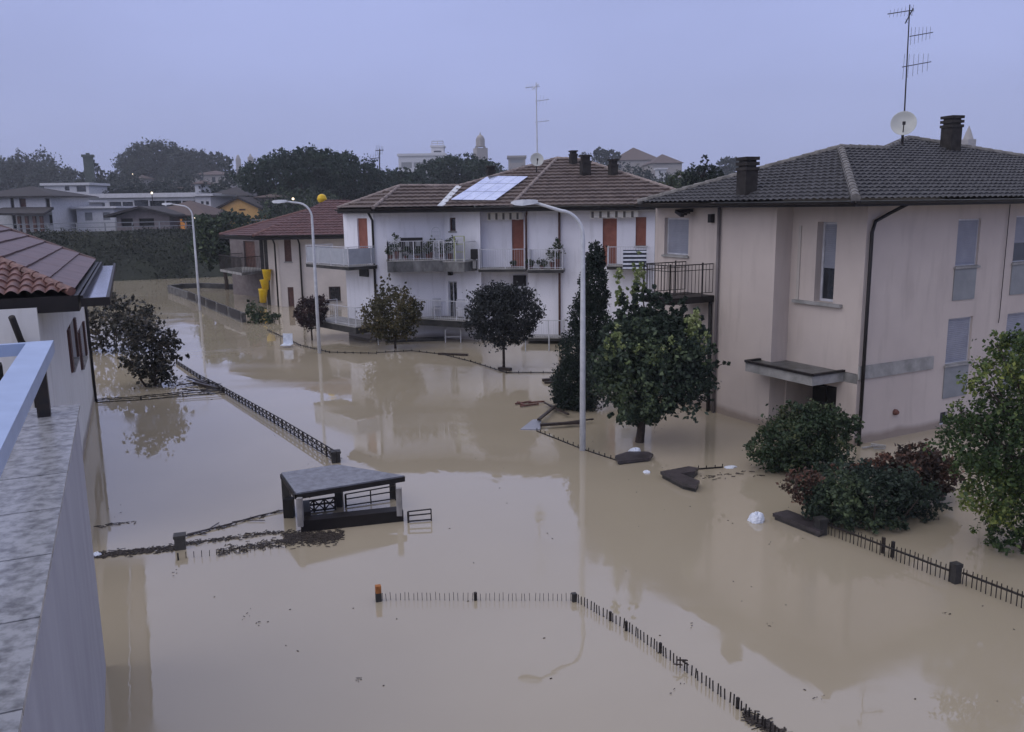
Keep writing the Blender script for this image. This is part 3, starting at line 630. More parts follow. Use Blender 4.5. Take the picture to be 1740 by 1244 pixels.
    ev = MB(); ev.prism([E0[:2], E1p[:2]+.01, Vp[:2], Hc[:2], E2[:2], E2[:2]+V(0, 12), E0[:2]+V(2, 10)], ze-.2, ze-.03); ev.build('eaves', m_fascia, root)
    gu = MB(); 
    for a, b in ((E0, E1p), (E1p, Vp), (Vp, Hc), (Hc, E2)): gutter(gu, a-V(0, 0, .0), b-V(0, 0, .0), (0, -1) if a is not E0 else (-.75, -.66), .08)
    gu.build('gutter', m_fascia, root)
    # solar array: rows of panels lying on the left-front slope
    c = [plane_hit(x, y, Vp, nS) for x, y in ((766, 344), (842, 345), (898, 304), (830, 303))]
    for i in range(4):
        for j in range(3):
            g = .016; f = lambda a, b: (c[0]*(1-a)+c[1]*a)*(1-b)+(c[3]*(1-a)+c[2]*a)*b
            cs = [f((i+g)/4, (j+g)/3), f((i+1-g)/4, (j+g)/3), f((i+1-g)/4, (j+1-g)/3), f((i+g)/4, (j+1-g)/3)]
            q = MB(); q.hexa([p+nS*.10 for p in cs]+[p+nS*.14 for p in cs]); pn = q.build('solar_panel', m_solar, ro)
    # pipes
    pp = MB(); pipe(pp, [wa.P(wa.L-.05, 6.3, .3), wa.P(wa.L, 5.9, .1), wa.P(wa.L, -.5, .1)], .06); pp.build('drainpipe', m_fascia, root, smooth=True)
    pp = MB(); pipe(pp, [we.P(.0, 6.3, .2), we.P(-.06, 6, .1), we.P(-.06, 3.5, .1)], .05); pp.build('drainpipe', m_brownshutter, root, smooth=True)
    s_ = we.sz(951, 450)[0]; pp = MB(); pipe(pp, [we.P(s_, 6.35, .12), we.P(s_, -.5, .12)], .055); pp.build('drainpipe', m_brownshutter, root, smooth=True)
    lm = MB(); q = wc.sz(767, 464); wc.box(lm, q[0]-.09, q[0]+.09, q[1]-.1, q[1]+.08, .003, .22); lm.build('wall_lamp', m_fascia, root)
    # awnings rolled up under the eaves, each with a scalloped valance
    for wl, x0, x1, y0, y1 in ((wd, 828, 888, 361, 374), (we, 1003, 1084, 358, 371)):
        r = wl.rect(x0, y0, x1, y1, .45); q = MB(); n = int((r[1]-r[0])/.17); wl.box(q, r[0], r[1], r[3]-.09, r[3], .32, .5); q.v = q.v
        for k in range(n):
            a = r[0]+(r[1]-r[0])*k/n; b = r[0]+(r[1]-r[0])*(k+1)/n
            if k % 2 == 0: q.hexa([wl.P(s, z, d) for z in (r[2], r[3]-.09) for s, d in ((a, .47), (b, .47), (b, .49), (a, .49))])
            else: q.hexa([wl.P(s, z, d) for z in (r[2]+.05, r[3]-.09) for s, d in ((a, .47), (b, .47), (b, .49), (a, .49))])
        wl.box(q, r[0]+.1, r[0]+.16, r[3]-.08, r[3]-.02, .0, .32); wl.box(q, r[1]-.16, r[1]-.1, r[3]-.08, r[3]-.02, .0, .32)
        q2 = MB()
        for k in range(0, n, 2):
            a = r[0]+(r[1]-r[0])*(k+.3)/n; b = r[0]+(r[1]-r[0])*(k+.9)/n; q2.hexa([wl.P(s, z, d) for z in (r[2]+.03, r[3]-.03) for s, d in ((a, .503), (b, .503), (b, .512), (a, .512))])
        q2.build('stripe', m_stripe, q.build('awning', m_awning, root, label='rolled up awning with scalloped valance'))
    # balconies -------------------------------------------------------
    def balcony(wl, x0, x1, y, out_, name, th=.12, rail=.95, mrail=m_whitemetal, fascia=m_darkconc, ratio=.11, panel=None, a0=None, a1=None):
        xm = (x0+x1)/2; z = wl.sz(xm, y, out_)[1]; a0 = wl.sz(x0, y, out_)[0] if a0 is None else a0; a1 = wl.sz(x1, y, out_)[0] if a1 is None else a1
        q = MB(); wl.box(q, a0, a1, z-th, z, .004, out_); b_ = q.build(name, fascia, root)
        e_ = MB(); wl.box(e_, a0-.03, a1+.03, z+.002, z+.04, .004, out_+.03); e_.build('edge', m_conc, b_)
        r_ = MB(); zt = z+rail
        pts = [wl.P(a0+.04, 0, .05)[:2], wl.P(a0+.04, 0, out_-.04)[:2], wl.P(a1-.04, 0, out_-.04)[:2], wl.P(a1-.04, 0, .05)[:2]]
        for p, q2 in zip(pts[:-1], pts[1:]):
            r_.bar((*p, zt), (*q2, zt), .035, .03); r_.bar((*p, z+.12), (*q2, z+.12), .02, .02); L = np.linalg.norm(q2-p); n = max(1, int(L/ratio)); 
            for k in range(n+1):
                c_ = p+(q2-p)*k/n; big = k % max(1, int(1.3/ratio)) == 0
                r_.bar((*c_, z-(th if big else 0)+.01), (*c_, zt), .045 if big else .009)
        r_.build('railing', mrail, b_)
        if panel:
            g_ = MB()
            for p, q2 in zip(pts[:-1], pts[1:]): g_.bar((*(p+(q2-p)*.02), z+.5), (*(p+(q2-p)*.98), z+.5), .012, .74)
            g_.build('screen', panel, b_)
        return wl, a0, a1, z, out_
    m_mesh = mat('grey_screen', (.36, .38, .42), (.3, .32, .36), rough=.3, spec=.5)
    # glass screen of the left balcony
    balcony(wa, 556, 641, 455, 1.6, 'balcony', .15, .95, panel=m_mesh, a0=-1.2, a1=wa.L+.1)
    balcony(wa, 556, 640, 556, 1.6, 'terrace', .3, .95, a0=-1.0, a1=wa.L+.5)
    m_mould = mat('mouldy_concrete', (.2, .2, .2), (.045, .045, .045), rough=.9, scale=2.5, stretch=(1, 1, .4))
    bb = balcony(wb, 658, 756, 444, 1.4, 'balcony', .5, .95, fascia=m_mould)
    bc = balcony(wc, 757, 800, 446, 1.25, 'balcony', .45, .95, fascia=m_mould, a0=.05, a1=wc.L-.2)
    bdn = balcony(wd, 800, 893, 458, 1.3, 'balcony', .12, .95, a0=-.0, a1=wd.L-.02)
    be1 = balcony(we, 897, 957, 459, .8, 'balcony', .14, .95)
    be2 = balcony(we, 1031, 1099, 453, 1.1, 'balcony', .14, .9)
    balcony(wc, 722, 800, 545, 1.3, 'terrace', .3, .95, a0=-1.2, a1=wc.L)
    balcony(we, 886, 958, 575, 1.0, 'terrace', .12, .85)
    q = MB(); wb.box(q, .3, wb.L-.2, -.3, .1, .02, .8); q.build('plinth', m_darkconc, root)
    # striped privacy screen on the right balcony
    r = we.rect(1058, 424, 1099, 458, 1.15); q = MB(); n = 5
    for k in range(n): z = r[2]+(r[3]-r[2])*k/n; we.box(q, r[0], r[1], z+.03, z+(r[3]-r[2])/n*.62, 1.14, 1.17)
    sc_ = q.build('slatted_screen', m_plastic, root); q = MB(); we.box(q, r[0]+.02, r[1]-.02, r[2], r[3]-.02, 1.115, 1.135); q.build('backing', mat('dark_blue_cloth', (.03, .035, .06), rough=.9), sc_)
    # steps from the terrace down into the water
    q = MB()
    zt = 1.2
    for k in range(6): P0 = wc.P(-1.25-.3*k, 0, .9)[:2]; q.box((P0[0], P0[1], zt-.2*(k+1)), (.32, 1.0, .06), math.atan2(wc.t[1], wc.t[0]))
    q.bar(wc.P(-1.2, zt-.1, 1.4), wc.P(-3.2, zt-1.5, 1.4), .05, .2); st = q.build('steps', m_conc, root)
    q = MB(); q.bar(wc.P(-1.2, zt+.85, 1.4), wc.P(-3.4, zt-.75, 1.4), .05); q.bar(wc.P(-1.2, zt+.35, 1.4), wc.P(-3.2, zt-1.1, 1.4), .04)
    for k in range(4): q.bar(wc.P(-1.2-.6*k, zt-1.2-.4*k, 1.4), wc.P(-1.2-.6*k, zt+.85-.43*k, 1.4), .04)
    q.build('handrail', m_whitemetal, st)
    return dict(wa=wa, wb=wb, wc=wc, wd=wd, we=we, bb=bb, bc=bc, bd=bdn, be1=be1, be2=be2, nS=nS, Vp=Vp, Ap=Ap, Hc=Hc, nR=nR)
WH = white_house()
# things standing on the white house's balconies
def on_balcony(bal, px, d): wl, a0, a1, z, o = bal; return wl.P(wl.sz(px, 440, d)[0], z+.043, d)
def balcony_things():
    bb = WH['bb']; wl = bb[0]; z = bb[3]+.042
    r = wl.rect(681, 404, 718, 421, .5); t = thing('cabinet', wl.P((r[0]+r[1])/2, z, .5), 'black two door cabinet standing on the long balcony', 'cabinet')
    zt = wl.sz(700, 404, .5)[1]; q = MB(); wl.box(q, r[0], r[1], zt-.55, zt, .3, .7); q.build('body', m_black, t)
    for k in range(2): q = MB(); w_ = (r[1]-r[0])/2; wl.box(q, r[0]+w_*k+.2, r[0]+w_*(k+1)-.12, zt-.4, zt-.14, .703, .72); q.build('door', m_grey, t)
    q = MB()
    for a in (r[0]+.05, r[1]-.05):
        for d in (.35, .65): q.bar(wl.P(a, z, d), wl.P(a, zt-.55, d), .05)
    q.build('leg', m_black, t)
    # shelf
    c = on_balcony(WH['bc'], 781, .7); t = thing('plant_shelf', c, 'pale green open shelf with pots on the long balcony', 'shelf'); m_gp = mat('pale_green_paint', (.38, .42, .2), rough=.6); zt = D(781, 402, c[1])[2]-c[2]
    q = MB(); 
    for x in (-.24, .24):
        for y in (-.14, .14): q.bar((c[0]+x, c[1]+y, c[2]), (c[0]+x, c[1]+y, c[2]+zt), .04)
    q.build('frame', m_gp, t)
    for k in range(4): q = MB(); q.box((c[0], c[1], c[2]+.05+zt*k/3.1), (.5, .3, .025)); q.build('shelf', m_gp, t)
    # hoop trellis
    c = on_balcony(WH['bb'], 742, .5); t = thing('hoop_trellis', c, 'grey hooped trellis rising behind the balcony railing', 'trellis'); zt = D(742, 386, c[1])[2]-c[2]; q = MB()
    pts = [(c[0]-.2, c[1], c[2]), (c[0]-.2, c[1], c[2]+zt-.2)]+[(c[0]-.2*math.cos(a), c[1], c[2]+zt-.2+.2*math.sin(a)) for a in np.linspace(.3, PI-.3, 6)]+[(c[0]+.2, c[1], c[2]+zt-.2), (c[0]+.2, c[1], c[2])]
    q.tube(pts, .018, 6); q.build('hoop', m_galv, t); q = MB()
    for k in range(7): q.bar((c[0]-.19, c[1], c[2]+.2*k+.1), (c[0]+.19, c[1], c[2]+.2*k+.1), .02)
    q.build('rung', m_galv, t)
    for i, (px, bal, h, rr, lab) in enumerate([(664, 'bb', .7, .2, 'leafy potted plant at the left end of the long balcony'), (674, 'bb', 1.15, .2, 'tall pointed potted plant left of the black cabinet'), (690, 'bb', .55, .26, 'low potted plant under the black cabinet'),
        (709, 'bb', .5, .24, 'low spreading potted plant in front of the cabinet'), (728, 'bb', .7, .28, 'bushy potted plant between cabinet and hoop trellis'), (732, 'bb', .95, .16, 'narrow potted plant just left of the hoop trellis'), (752, 'bb', .6, .25, 'dark potted plant right of the hoop trellis'), (765, 'bc', .95, .24, 'grey leaved potted plant left of the green shelf'),
        (872, 'bd', .3, .1, 'small potted plant in front of the rust red balcony door'), (901, 'be1', .4, .15, 'small potted plant right of the rust red balcony door'), (921, 'be1', .4, .25, 'low potted plant halfway along the right balcony'), (938, 'be1', .85, .22, 'potted plant leaning at the right balcony corner'), (947, 'be1', 1.25, .2, 'tall potted plant at the right balcony corner')]):
        potted(on_balcony(WH[bal], px, .65 if bal != 'be1' else .45), h, lab, plant_r=rr*1.25, n=420)
    # dark planter box on a pedestal
    c = on_balcony(WH['bd'], 806, 1.0); t = thing('planter', c, 'square black planter on a pale pedestal at the balcony bend', 'planter'); q = MB(); q.box(c+V(0, 0, .22), (.16, .16, .44)); q.build('pedestal', m_conc, t); q = MB(); q.box(c+V(0, 0, .68), (.34, .34, .46)); q.build('box', m_black, t)
    # table and chair on the terrace beside the door
    wc = WH['wc']; z = wc.sz(760, 545, 1.3)[1]+.045
    for px, lab in ((742, 'pale slatted garden chair on the terrace left of the door'), (783, 'pale garden chair on the terrace right of the door')):
        c = wc.P(wc.sz(px, 530, .6)[0], z, .6); t = thing('garden_chair', c, lab, 'chair', 'garden chairs on the terrace'); 
        q = MB(); q.box(c+V(0, 0, .44), (.45, .45, .04)); q.build('seat', m_whitemetal, t); q = MB(); q.box(c+V(0, .2, .72), (.42, .03, .4)); q.build('backrest', m_whitemetal, t)
        for x in (-.2, .2):
            for y in (-.2, .2): q = MB(); q.bar(c+V(x, y, 0), c+V(x, y, .42), .035); q.build('leg', m_whitemetal, t)
balcony_things()
for a in ((967, 981, 256, 279, 46.5, 'small round topped dark chimney at the ridge of the brown roof'), (984, 1005, 264, 299, 44.5, 'broad dark chimney in the middle of the brown roof'), (1033, 1050, 271, 303, 44.3, 'narrow dark chimney on the right of the brown roof'), (826, 843, 282, 311, 46.2, 'black chimney behind the solar panels')):
    chimney(*a[:5], a[5], .5, slats_=1)
# ================================================================== HOUSE WITH DARK RED ROOF (beyond the white house)
def red_house():
    root = thing('house', W(478, 522), 'cream house with dark red hipped roof left of the white house', 'house')
    Cn = W(480, 521)[:2]; Y = Cn[1]; zz = 3
    tR = unit(V(1, .03)); tL = V(-.62, .78)
    W1 = Wall(Cn, Cn+tR*7); Wl = Wall(on_line(Cn, tL, 449, zz), Cn); L2 = on_line(Cn, tL, 449, zz)
    rec = L2+V(1.2, 2.0); far = on_line(rec, V(-.75, .66), 392, zz); Wf = Wall(far, rec)
    zT = 4.65
    h = [W1.rect(483, 405, 495, 445), W1.rect(559, 487, 579, 512), W1.rect(490, 488, 500, 540)]
    h = [(a, b, max(c, -1.5), d) for a, b, c, d in h]
    mb = MB(); W1.face(mb, -1.6, zT, h, .15); Wl.face(mb, -1.6, zT); 
    hf = [Wf.rect(415, 410, 434, 462)]; lg = MB(); Wf.face(lg, -1.6, zT, hf, .2); lg.build('loggia_wall', mat('shade_darkened_render', (.17, .15, .15), (.12, .1, .1), rough=.9), root)  # shade under the loggia roof is put into this wall's darker colour
    mb.quad((*L2, -1.6), (*rec, -1.6), (*rec, zT), (*L2, zT)); bkp = [far, far+V(3, 9), Cn+V(8, 10), Cn+tR*7]
    for a, b in zip(bkp[:-1], bkp[1:]): mb.quad((*a, -1.6), (*b, -1.6), (*b, zT), (*a, zT))
    mb.build('wall', mat('cream_render', (.56, .51, .47), (.48, .44, .41), rough=.9, scale=.8), root)
    window(W1, h[0], root, 'shutter', .15, m_brownshutter, shade=m_brownshutter); w_ = window(W1, h[1], root, 'glass', .15, m_brownshutter)
    q = MB()
    for k in range(7): x = h[1][0]+(h[1][1]-h[1][0])*k/6; W1.box(q, x-.012, x+.012, h[1][2], h[1][3], -.05, -.02)
    for k in range(4): z = h[1][2]+(h[1][3]-h[1][2])*k/3; W1.box(q, h[1][0]+.01, h[1][1]-.01, z-.012, z+.012, -.048, -.022)
    q.build('grille', m_iron, w_)
    window(W1, h[2], root, 'shutter', .15, m_brownshutter, sill=False, shade=m_brownshutter, name='door'); window(Wf, hf[0], root, 'shutter', .2, m_brownshutter, shade=m_brownshutter, sill=False, name='balcony_door')
    # roof
    ze = 4.78; n0 = V(430, 397); E1 = D(430, 397, Y-1.6); E1[2] = ze; E2 = D(618, 393, Y-1.0); E2[2] = ze; E0 = V(*on_line(E1, V(-.66, .75), 373, ze), ze)
    nR = pitch_plane(E1, E2, .36); Ap = plane_hit(556, 349, E1, nR); Rt = Ap+V(8, 0, 0)
    nL = plane3(E0, E1, Ap); rf = MB(); T = dict(pu=.28, pv=.4, amp=.035, step=.04, nu=5)
    tile_slope(rf, [E0, E1, Ap], E0, E1, **T); tile_slope(rf, [E1, E2, E2+V(3, 3, 1.2), Rt, Ap], E1, E2, **T)
    rf.quad(E0, Ap, E0+V(14, 8, 0)); rf.quad(Ap, Rt, E0+V(22, 8, 0), E0+V(14, 8, 0))
    ro = rf.build('roof', m_tile_red, root); cp = MB(); caps(cp, E1+V(0, 0, .05), Ap+V(0, 0, .05), .12, .4); caps(cp, E0+V(0, 0, .05), Ap+V(0, 0, .05), .11, .4); caps(cp, Ap+V(0, 0, .03), Rt+V(0, 0, .03), .11, .4); cp.build('ridge_tile', mat('red_ridge_tile', (.17, .09, .08), rough=.7), ro)
    ev = MB(); ev.prism([E0[:2], E1[:2], E2[:2], E2[:2]+V(0, 9), E0[:2]+V(3, 8)], ze-.24, ze-.03); ev.build('eaves', m_fascia, root)
    gu = MB(); gutter(gu, E1, E2, (0, -1), .08); gutter(gu, E0, E1, (-.75, -.66), .08); gu.build('gutter', m_fascia, root)
    for px in (470, 512):
        s_ = W1.sz(px, 460)[0]; pp = MB(); pipe(pp, [W1.P(s_, 4.6, .6), W1.P(s_, 4.2, .12), W1.P(s_, -.5, .12)], .06); pp.build('drainpipe', m_fascia, root, smooth=True)
    # posts carrying the roof over the loggia, and the balcony
    for px in (455, 462):
        q = MB(); c = on_line(L2, V(-.62, .78), px-8, zz); q.bar((*c, -1), (*c, 4.6), .28); q.build('post', m_darkconc, root)
    A_ = on_line(L2, V(-.66, .75), 388, zz)+V(-.5, -.6); B_ = L2+V(-1.5, -.4); zb = 2.2; q = MB(); q.prism([A_, B_, B_+V(1.5, 3), A_+V(1.5, 3)], zb-.18, zb); bl = q.build('balcony', m_conc, root)
    q = MB(); n = 26
    for P_, Q_ in ((A_, B_), (B_, B_+V(.9, 1.6)), (A_, A_+V(1.2, 2.4))):
        q.bar((*P_, zb+1.05), (*Q_, zb+1.05), .05, .04); L = np.linalg.norm(Q_-P_); m_ = int(L/.14)
        for k in range(m_+1): c = P_+(Q_-P_)*k/m_; q.bar((*c, zb), (*c, zb+1.05), .022)
    q.build('railing', m_iron, bl)
    # yellow rubbish chute
    c = W(452, 512)[:2]; c = L2+V(-.9, -1.2); t = thing('rubbish_chute', (*c, 0), 'bright yellow segmented rubbish chute hanging beside the cream house', 'rubbish chute')
    Yc = c[1]; P_ = [D(453, 458, Yc), D(454, 474, Yc), D(449, 475, Yc), D(451, 490, Yc), D(447, 491, Yc), D(447, 511, Yc)]
    for k in range(3):
        a, b = P_[2*k], P_[2*k+1]; q = MB(); q.tube([a, a+(b-a)*.12, b+(b-a)*.15], [.34, .3, .22], 14); q.build('chute_segment', m_yellow, t, smooth=True)
    q = MB(); q.tube([P_[0]+V(0, 0, .5), P_[0]], .03, 6); q.tube([P_[0]+V(.3, 0, .0), P_[5]+V(.3, 0, .0)], .02, 5); q.build('chain', m_iron, t)
    # yellow ball
    c = D(547, 338, Ap[1]+1); t = thing('yellow_ball', c-V(0, 0, 1.2), 'bright yellow ball rising above the dark red roof ridge', 'ball'); R_ = 8/f_px*c[1]
    q = MB(); q.lathe(c, [(max(.002, R_*math.sin(a)*(1+.06*math.sin(a*9))), -R_*math.cos(a)) for a in np.linspace(0, PI, 14)], 16); q.build('ball', m_yellow, t, smooth=True); q = MB(); q.tube([c-V(0, 0, 1.6), c-V(0, 0, R_)], .03, 6); q.build('stem', m_iron, t)
red_house()
# ================================================================== LEFT HOUSE (terracotta roof)
def left_house():
    root = thing('house', W(160, 680), 'white house with terracotta and sheet metal roof at the left edge', 'house')
    Fc = W(160, 681)[:2]; dirn = unit(V(*(W(150, 720)-W(160, 681))[:2])); dirn = unit(V(.40, -.916)) 
    Nc = on_line(Fc, dirn, 70, 4.); WS = Wall(Nc, Fc); perp = V(-abs(dirn[1]), -abs(dirn[0])*1.0); perp = V(dirn[1], -dirn[0]); perp = perp if perp[0] < 0 else -perp
    WN = Wall(Nc+perp*6, Nc, outward=dirn); zT = 4.78
    hs = []
    mb = MB(); hs = [WS.rect(118, 543, 128, 628), WS.rect(135, 548, 143, 625)]
    hs = [(a, b, c, d) for a, b, c, d in hs]
    WS.face(mb, -1.6, zT, hs, .15); WN.face(mb, -1.6, zT); 
    bk = Fc+perp*8; mb.quad((*Fc, -1.6), (*bk, -1.6), (*bk, zT), (*Fc, zT)); mb.quad((*bk, -1.6), (*(Nc+perp*8), -1.6), (*(Nc+perp*8), zT), (*bk, zT))
    mb.build('wall', m_white2, root)
    for h in hs:
        window(WS, h, root, 'glass', .15, m_brownshutter)
        for a, b in ((h[0]-.45, h[0]-.03), (h[1]+.03, h[1]+.45)):
            q = MB(); slats(WS, q, a, b, h[2], h[3], .06, .07); WS.box(q, a, b, h[2], h[3], .004, .05); q.build('shutter', m_brownshutter, root)
    zt = 5.0; ov = .6
    nr = plane_dummy = None
    # eave corners: near right at pixel (126,490), far right at (168,440)
    En = Nc+dirn*.9-perp*ov; Ef = Fc-dirn*.7-perp*ov
    En3 = V(*on_line(Nc-perp*ov, dirn, 122, zt), zt); Ef3 = V(*on_line(Nc-perp*ov, dirn, 162, zt), zt)
    pl = pitch_plane(En3, Ef3, .42, inward=perp); Ap = plane_hit(-70, 360, En3, pl); An = plane_hit(-70, 414, En3, pl)
    Lf = En3+V(*(perp*14), 0); pn = plane3(En3, Lf, An)
    rf = MB(); tile_slope(rf, [En3, Lf, An], En3, Lf, pu=.22, pv=.3, amp=.07, step=.035, nu=8); ro = rf.build('roof', m_tile_terra, root)
    tile = MB(); tile_slope(tile, [En3, Ef3, Ap, An], En3, Ef3, pu=2.4, pv=.5, amp=.012, step=.05, nu=12, flat=True); tile.build('sheet_metal_slope', m_sheetroof, ro, label='brown sheet metal slope with standing seams')
    q = MB(); q.quad(Ef3, Ap, Ef3+V(*(perp*14), 0)); q.quad(Ap, An, Lf, Ef3+V(*(perp*14), 0)); q.build('rear_slope', m_sheetroof, ro)
    cp = MB(); caps(cp, En3+V(0, 0, .04), An+V(0, 0, .04), .09, .35); cp.build('ridge_tile', m_tile_terra, ro); cp = MB(); caps(cp, Ef3+V(0, 0, .03), Ap+V(0, 0, .03), .05, .6); cp.build('ridge_tile', m_sheetroof, ro)
    d3 = V(*dirn, 0); p3 = V(*perp, 0); q = MB()
    ev = MB(); ev.prism([En3[:2]-perp*.1, Ef3[:2]-perp*.1, Ef3[:2]+perp*9, En3[:2]+perp*14], zt-.34, zt-.04); ev.build('eaves', m_fascia, root)
    a = En3-p3*.16+d3*.05; b = Ef3-p3*.16; g = MB(); g.hexa([a+V(0, 0, -.20), a-p3*.42+V(0, 0, -.20), b-p3*.36+V(0, 0, -.20), b+V(0, 0, -.20), a+V(0, 0, -.17), a-p3*.42+V(0, 0, -.17), b-p3*.36+V(0, 0, -.17), b+V(0, 0, -.17)]); gt = g.build('gutter', m_gutter, root, label='wide zinc gutter shining with sky light')
    q = MB(); q.bar(a-p3*.44+V(0, 0, -.17), b-p3*.38+V(0, 0, -.17), .06, .14); q.bar(a+V(0, 0, -.12), b+V(0, 0, -.12), .05, .16); q.bar(a-V(0, 0, .17)+d3*.02+p3*.02, a-p3*.48-V(0, 0, .17)+d3*.02, .06, .16); q.build('gutter_rim', m_fascia, gt)
    s_ = WN.L-.15; pp = MB(); pp.tube([WN.P(s_-.2, zT-.1, .5), WN.P(s_-.15, 4.2, .1), WN.P(s_, 3.9, .09), WN.P(s_, 0, .09)], .06, 8); pp.build('drainpipe', m_fascia, root, smooth=True)
    pp = MB(); pp.tube([WS.P(WS.L-.12, zT, .06), WS.P(WS.L-.12, -.4, .06)], .05, 8); pp.build('drainpipe', m_fascia, root, smooth=True)
    return root
left_house()
# ================================================================== OUR OWN TERRACE (lower left)
def terrace():
    e0 = W(180, 1132)[:2]; d_ = unit(W(178, 1244)[:2]-e0)
    zc = None
    # height of the coping at its far corner
    r = ray(137, 686); k = e0@e0/(r[:2]@e0); zc = (CAM+r*k)[2]
    vp = ray(197, 357)[:2]; d_ = -unit(vp)                                # towards us
    q = V(d_[1], -d_[0]); q = q if q[0] < 0 else -q                       # to the left
    t = thing('parapet', (*e0, 0), 'rendered parapet wall with stained stone coping in the lower left corner', 'wall')
    mw = mat('grey_lilac_render', (.37, .37, .41), (.31, .31, .35), rough=.9, scale=1.6, bump=.35, bscale=25, bdist=.008, stretch=(1, 1, .3))
    mb = MB(); mb.prism([e0, e0+d_*14, e0+d_*14+q*1.5, e0+q*1.5], -1.6, zc-.05); mb.build('wall', mw, t)
    # coping slabs
    ms = mat('stained_stone', (.33, .335, .35), (.14, .14, .145), rough=.26, scale=9, bump=.35, bscale=26, contrast=(.34, .58), detail=9, spec=.5, bdist=.008)
    L = 13.; k = 0; a = -.03; o = .035
    while a < L:
        l = 1.15; mb = MB()
        c = [e0+d_*(a+.01)-q*o, e0+d_*(a+l-.01)-q*o, e0+d_*(a+l-.01)+q*1.6, e0+d_*(a+.01)+q*1.6]
        mb.prism(c, zc-.048, zc-.004+rnd.uniform(0, .003)); mb.build('coping_slab', ms, t); a += l
    # railing
    base = W(72, 707, zc)[:2]; off = (base-e0)@q; zr = None
    r = ray(88, 600); 
    zt = zc+.92; P0 = W(91, 578, zt)[:2]; P1_ = P0+d_*9; wd_ = .31
    t2 = thing('terrace_railing', (*P0, zc), 'grey blue painted steel terrace railing on dark posts', 'railing')
    far = P0; lft = q
    mb = MB(); mb.prism([P0, P1_, P1_+q*wd_, P0+q*wd_+d_*.0], zt-.16, zt); mb.build('handrail', m_rail, t2)
    mb = MB(); mb.prism([P0+q*(wd_+.002), P0+q*3.2, P0+q*3.2+d_*.12, P0+q*(wd_+.002)+d_*.12], zt-.16, zt-.003); mb.build('cross_rail', m_rail, t2)
    kk = (base-P0)@d_
    for k in (kk, 8.2):
        c = P0+d_*k+q*.17; mb = MB(); mb.box((*c, (zc+zt-.16)/2), (.15, .15, zt-.16-zc), math.atan2(d_[1], d_[0])); mb.build('post', m_iron, t2)
    mb = MB(); c = P0+q*1.6+d_*.55; mb.prism([P0+q*(wd_+.3)+d_*.15, P0+q*3+d_*.15, P0+q*3+d_*.42, P0+q*(wd_+.26)+d_*.42], zt-.5, zt-.22); mb.build('under_panel', m_dark, t2)
terrace()
# ================================================================== STREET LAMPS
def lamp(px, py, ptop, px_arm, py_arm, label, r0=.075):
    b = W(px, py); Y = b[1]; t = thing('street_lamp', b, label, 'street lamp', 'street lamps along the flooded road')
    top = D(*ptop, Y); zt = top[2]; end = D(px_arm, py_arm, Y-.25); X = b[0]
    pts = [V(X, Y, -1.5), V(X, Y, zt*.5), V(X, Y, zt-.75)]; rr = [r0*1.2, r0*.95, r0*.72]; R_ = .62
    for a in np.linspace(0, PI/2-.08, 9)[1:]: pts.append(V(X-R_*(1-math.cos(a)), Y-.06*(1-math.cos(a)), zt-.75+R_*1.05*math.sin(a))); rr.append(r0*.6)
    pts.append(V(end[0]+.55, end[1], end[2]+.02)); rr.append(r0*.45)
    q = MB(); q.tube(pts, rr, 12); q.build('pole', m_galv, t, smooth=True)
    q = MB(); e_ = end; d = unit(pts[-1]-e_); 
    sd = V(0, 1, 0); v = []
    for s_, w_, h0, h1 in ((0, .03, -.01, .03), (.1, .1, -.06, .06), (.3, .13, -.085, .07), (.55, .10, -.06, .06), (.68, .05, -.04, .04)):
        c = e_+d*s_; v.append([c+sd*w_+V(0, 0, h0), c-sd*w_+V(0, 0, h0), c-sd*w_*.7+V(0, 0, h1), c+sd*w_*.7+V(0, 0, h1)])
    f = [(4*i+j, 4*i+(j+1) % 4, 4*i+4+(j+1) % 4, 4*i+4+j) for i in range(4) for j in range(4)]+[(0, 1, 2, 3), (16, 17, 18, 19)]
    q.raw([p for r_ in v for p in r_], f); q.build('lamp_head', m_galv, t)
    return t
lamp(990, 765, (975, 351), 868, 345, 'nearest street lamp, its tall pale pole standing in front of the cypress')
l2 = lamp(543, 600, (505, 341), 462, 343, 'middle street lamp standing in front of the cream house')
l1 = lamp(340, 527, (312, 347), 275, 347, 'farthest street lamp, beside the low flooded wall')
# ================================================================== FENCES, PILLARS AND THE GATE ROOF
def wl_pts(*px): return [W(*p)[:2] for p in px]
def picket_fence(name, label, pix, h, gap, th, posts=(), rail_z=None, under=.35, m=m_iron, group=None, post_th=.09, lean=.01, post_h=None, rails=None):
    P = wl_pts(*pix); t = thing(name, (*P[0], 0), label, 'fence', group); pk = MB(); rl = MB(); hs = h if hasattr(h, '__len__') else [h]*len(P)
    for i in range(len(P)-1):
        a, b = P[i], P[i+1]; L = np.linalg.norm(b-a); n = max(1, int(L/gap))
        for k in range(n+1):
            c = a+(b-a)*k/n; hh = hs[i]+(hs[i+1]-hs[i])*k/n+rnd.uniform(-.012, .012); x = rnd.gauss(0, lean)
            pk.bar((*c, -under), (c[0]+x, c[1]+rnd.gauss(0, lean), hh), th)
        for z in (rails if rails is not None else (-.02,)): rl.bar((*a, z), (*b, z), .03, .03)
    pk.build('pickets', m, t); rl.build('rail', m, t)
    for i, (x, y) in enumerate(posts):
        c = W(x, y)[:2]; q = MB(); q.box((*c, (post_h or max(hs)*1.05)/2-.3), (post_th, post_th, (post_h or max(hs)*1.05)+.6), .4); q.build('post', m, t)
    return t
picket_fence('picket_fence', 'thin picket fence tips running right from the orange topped pillar', [(650, 1020), (970, 1021)], .135, .075, .008, [(808, 1020)], under=.2, post_th=.045)
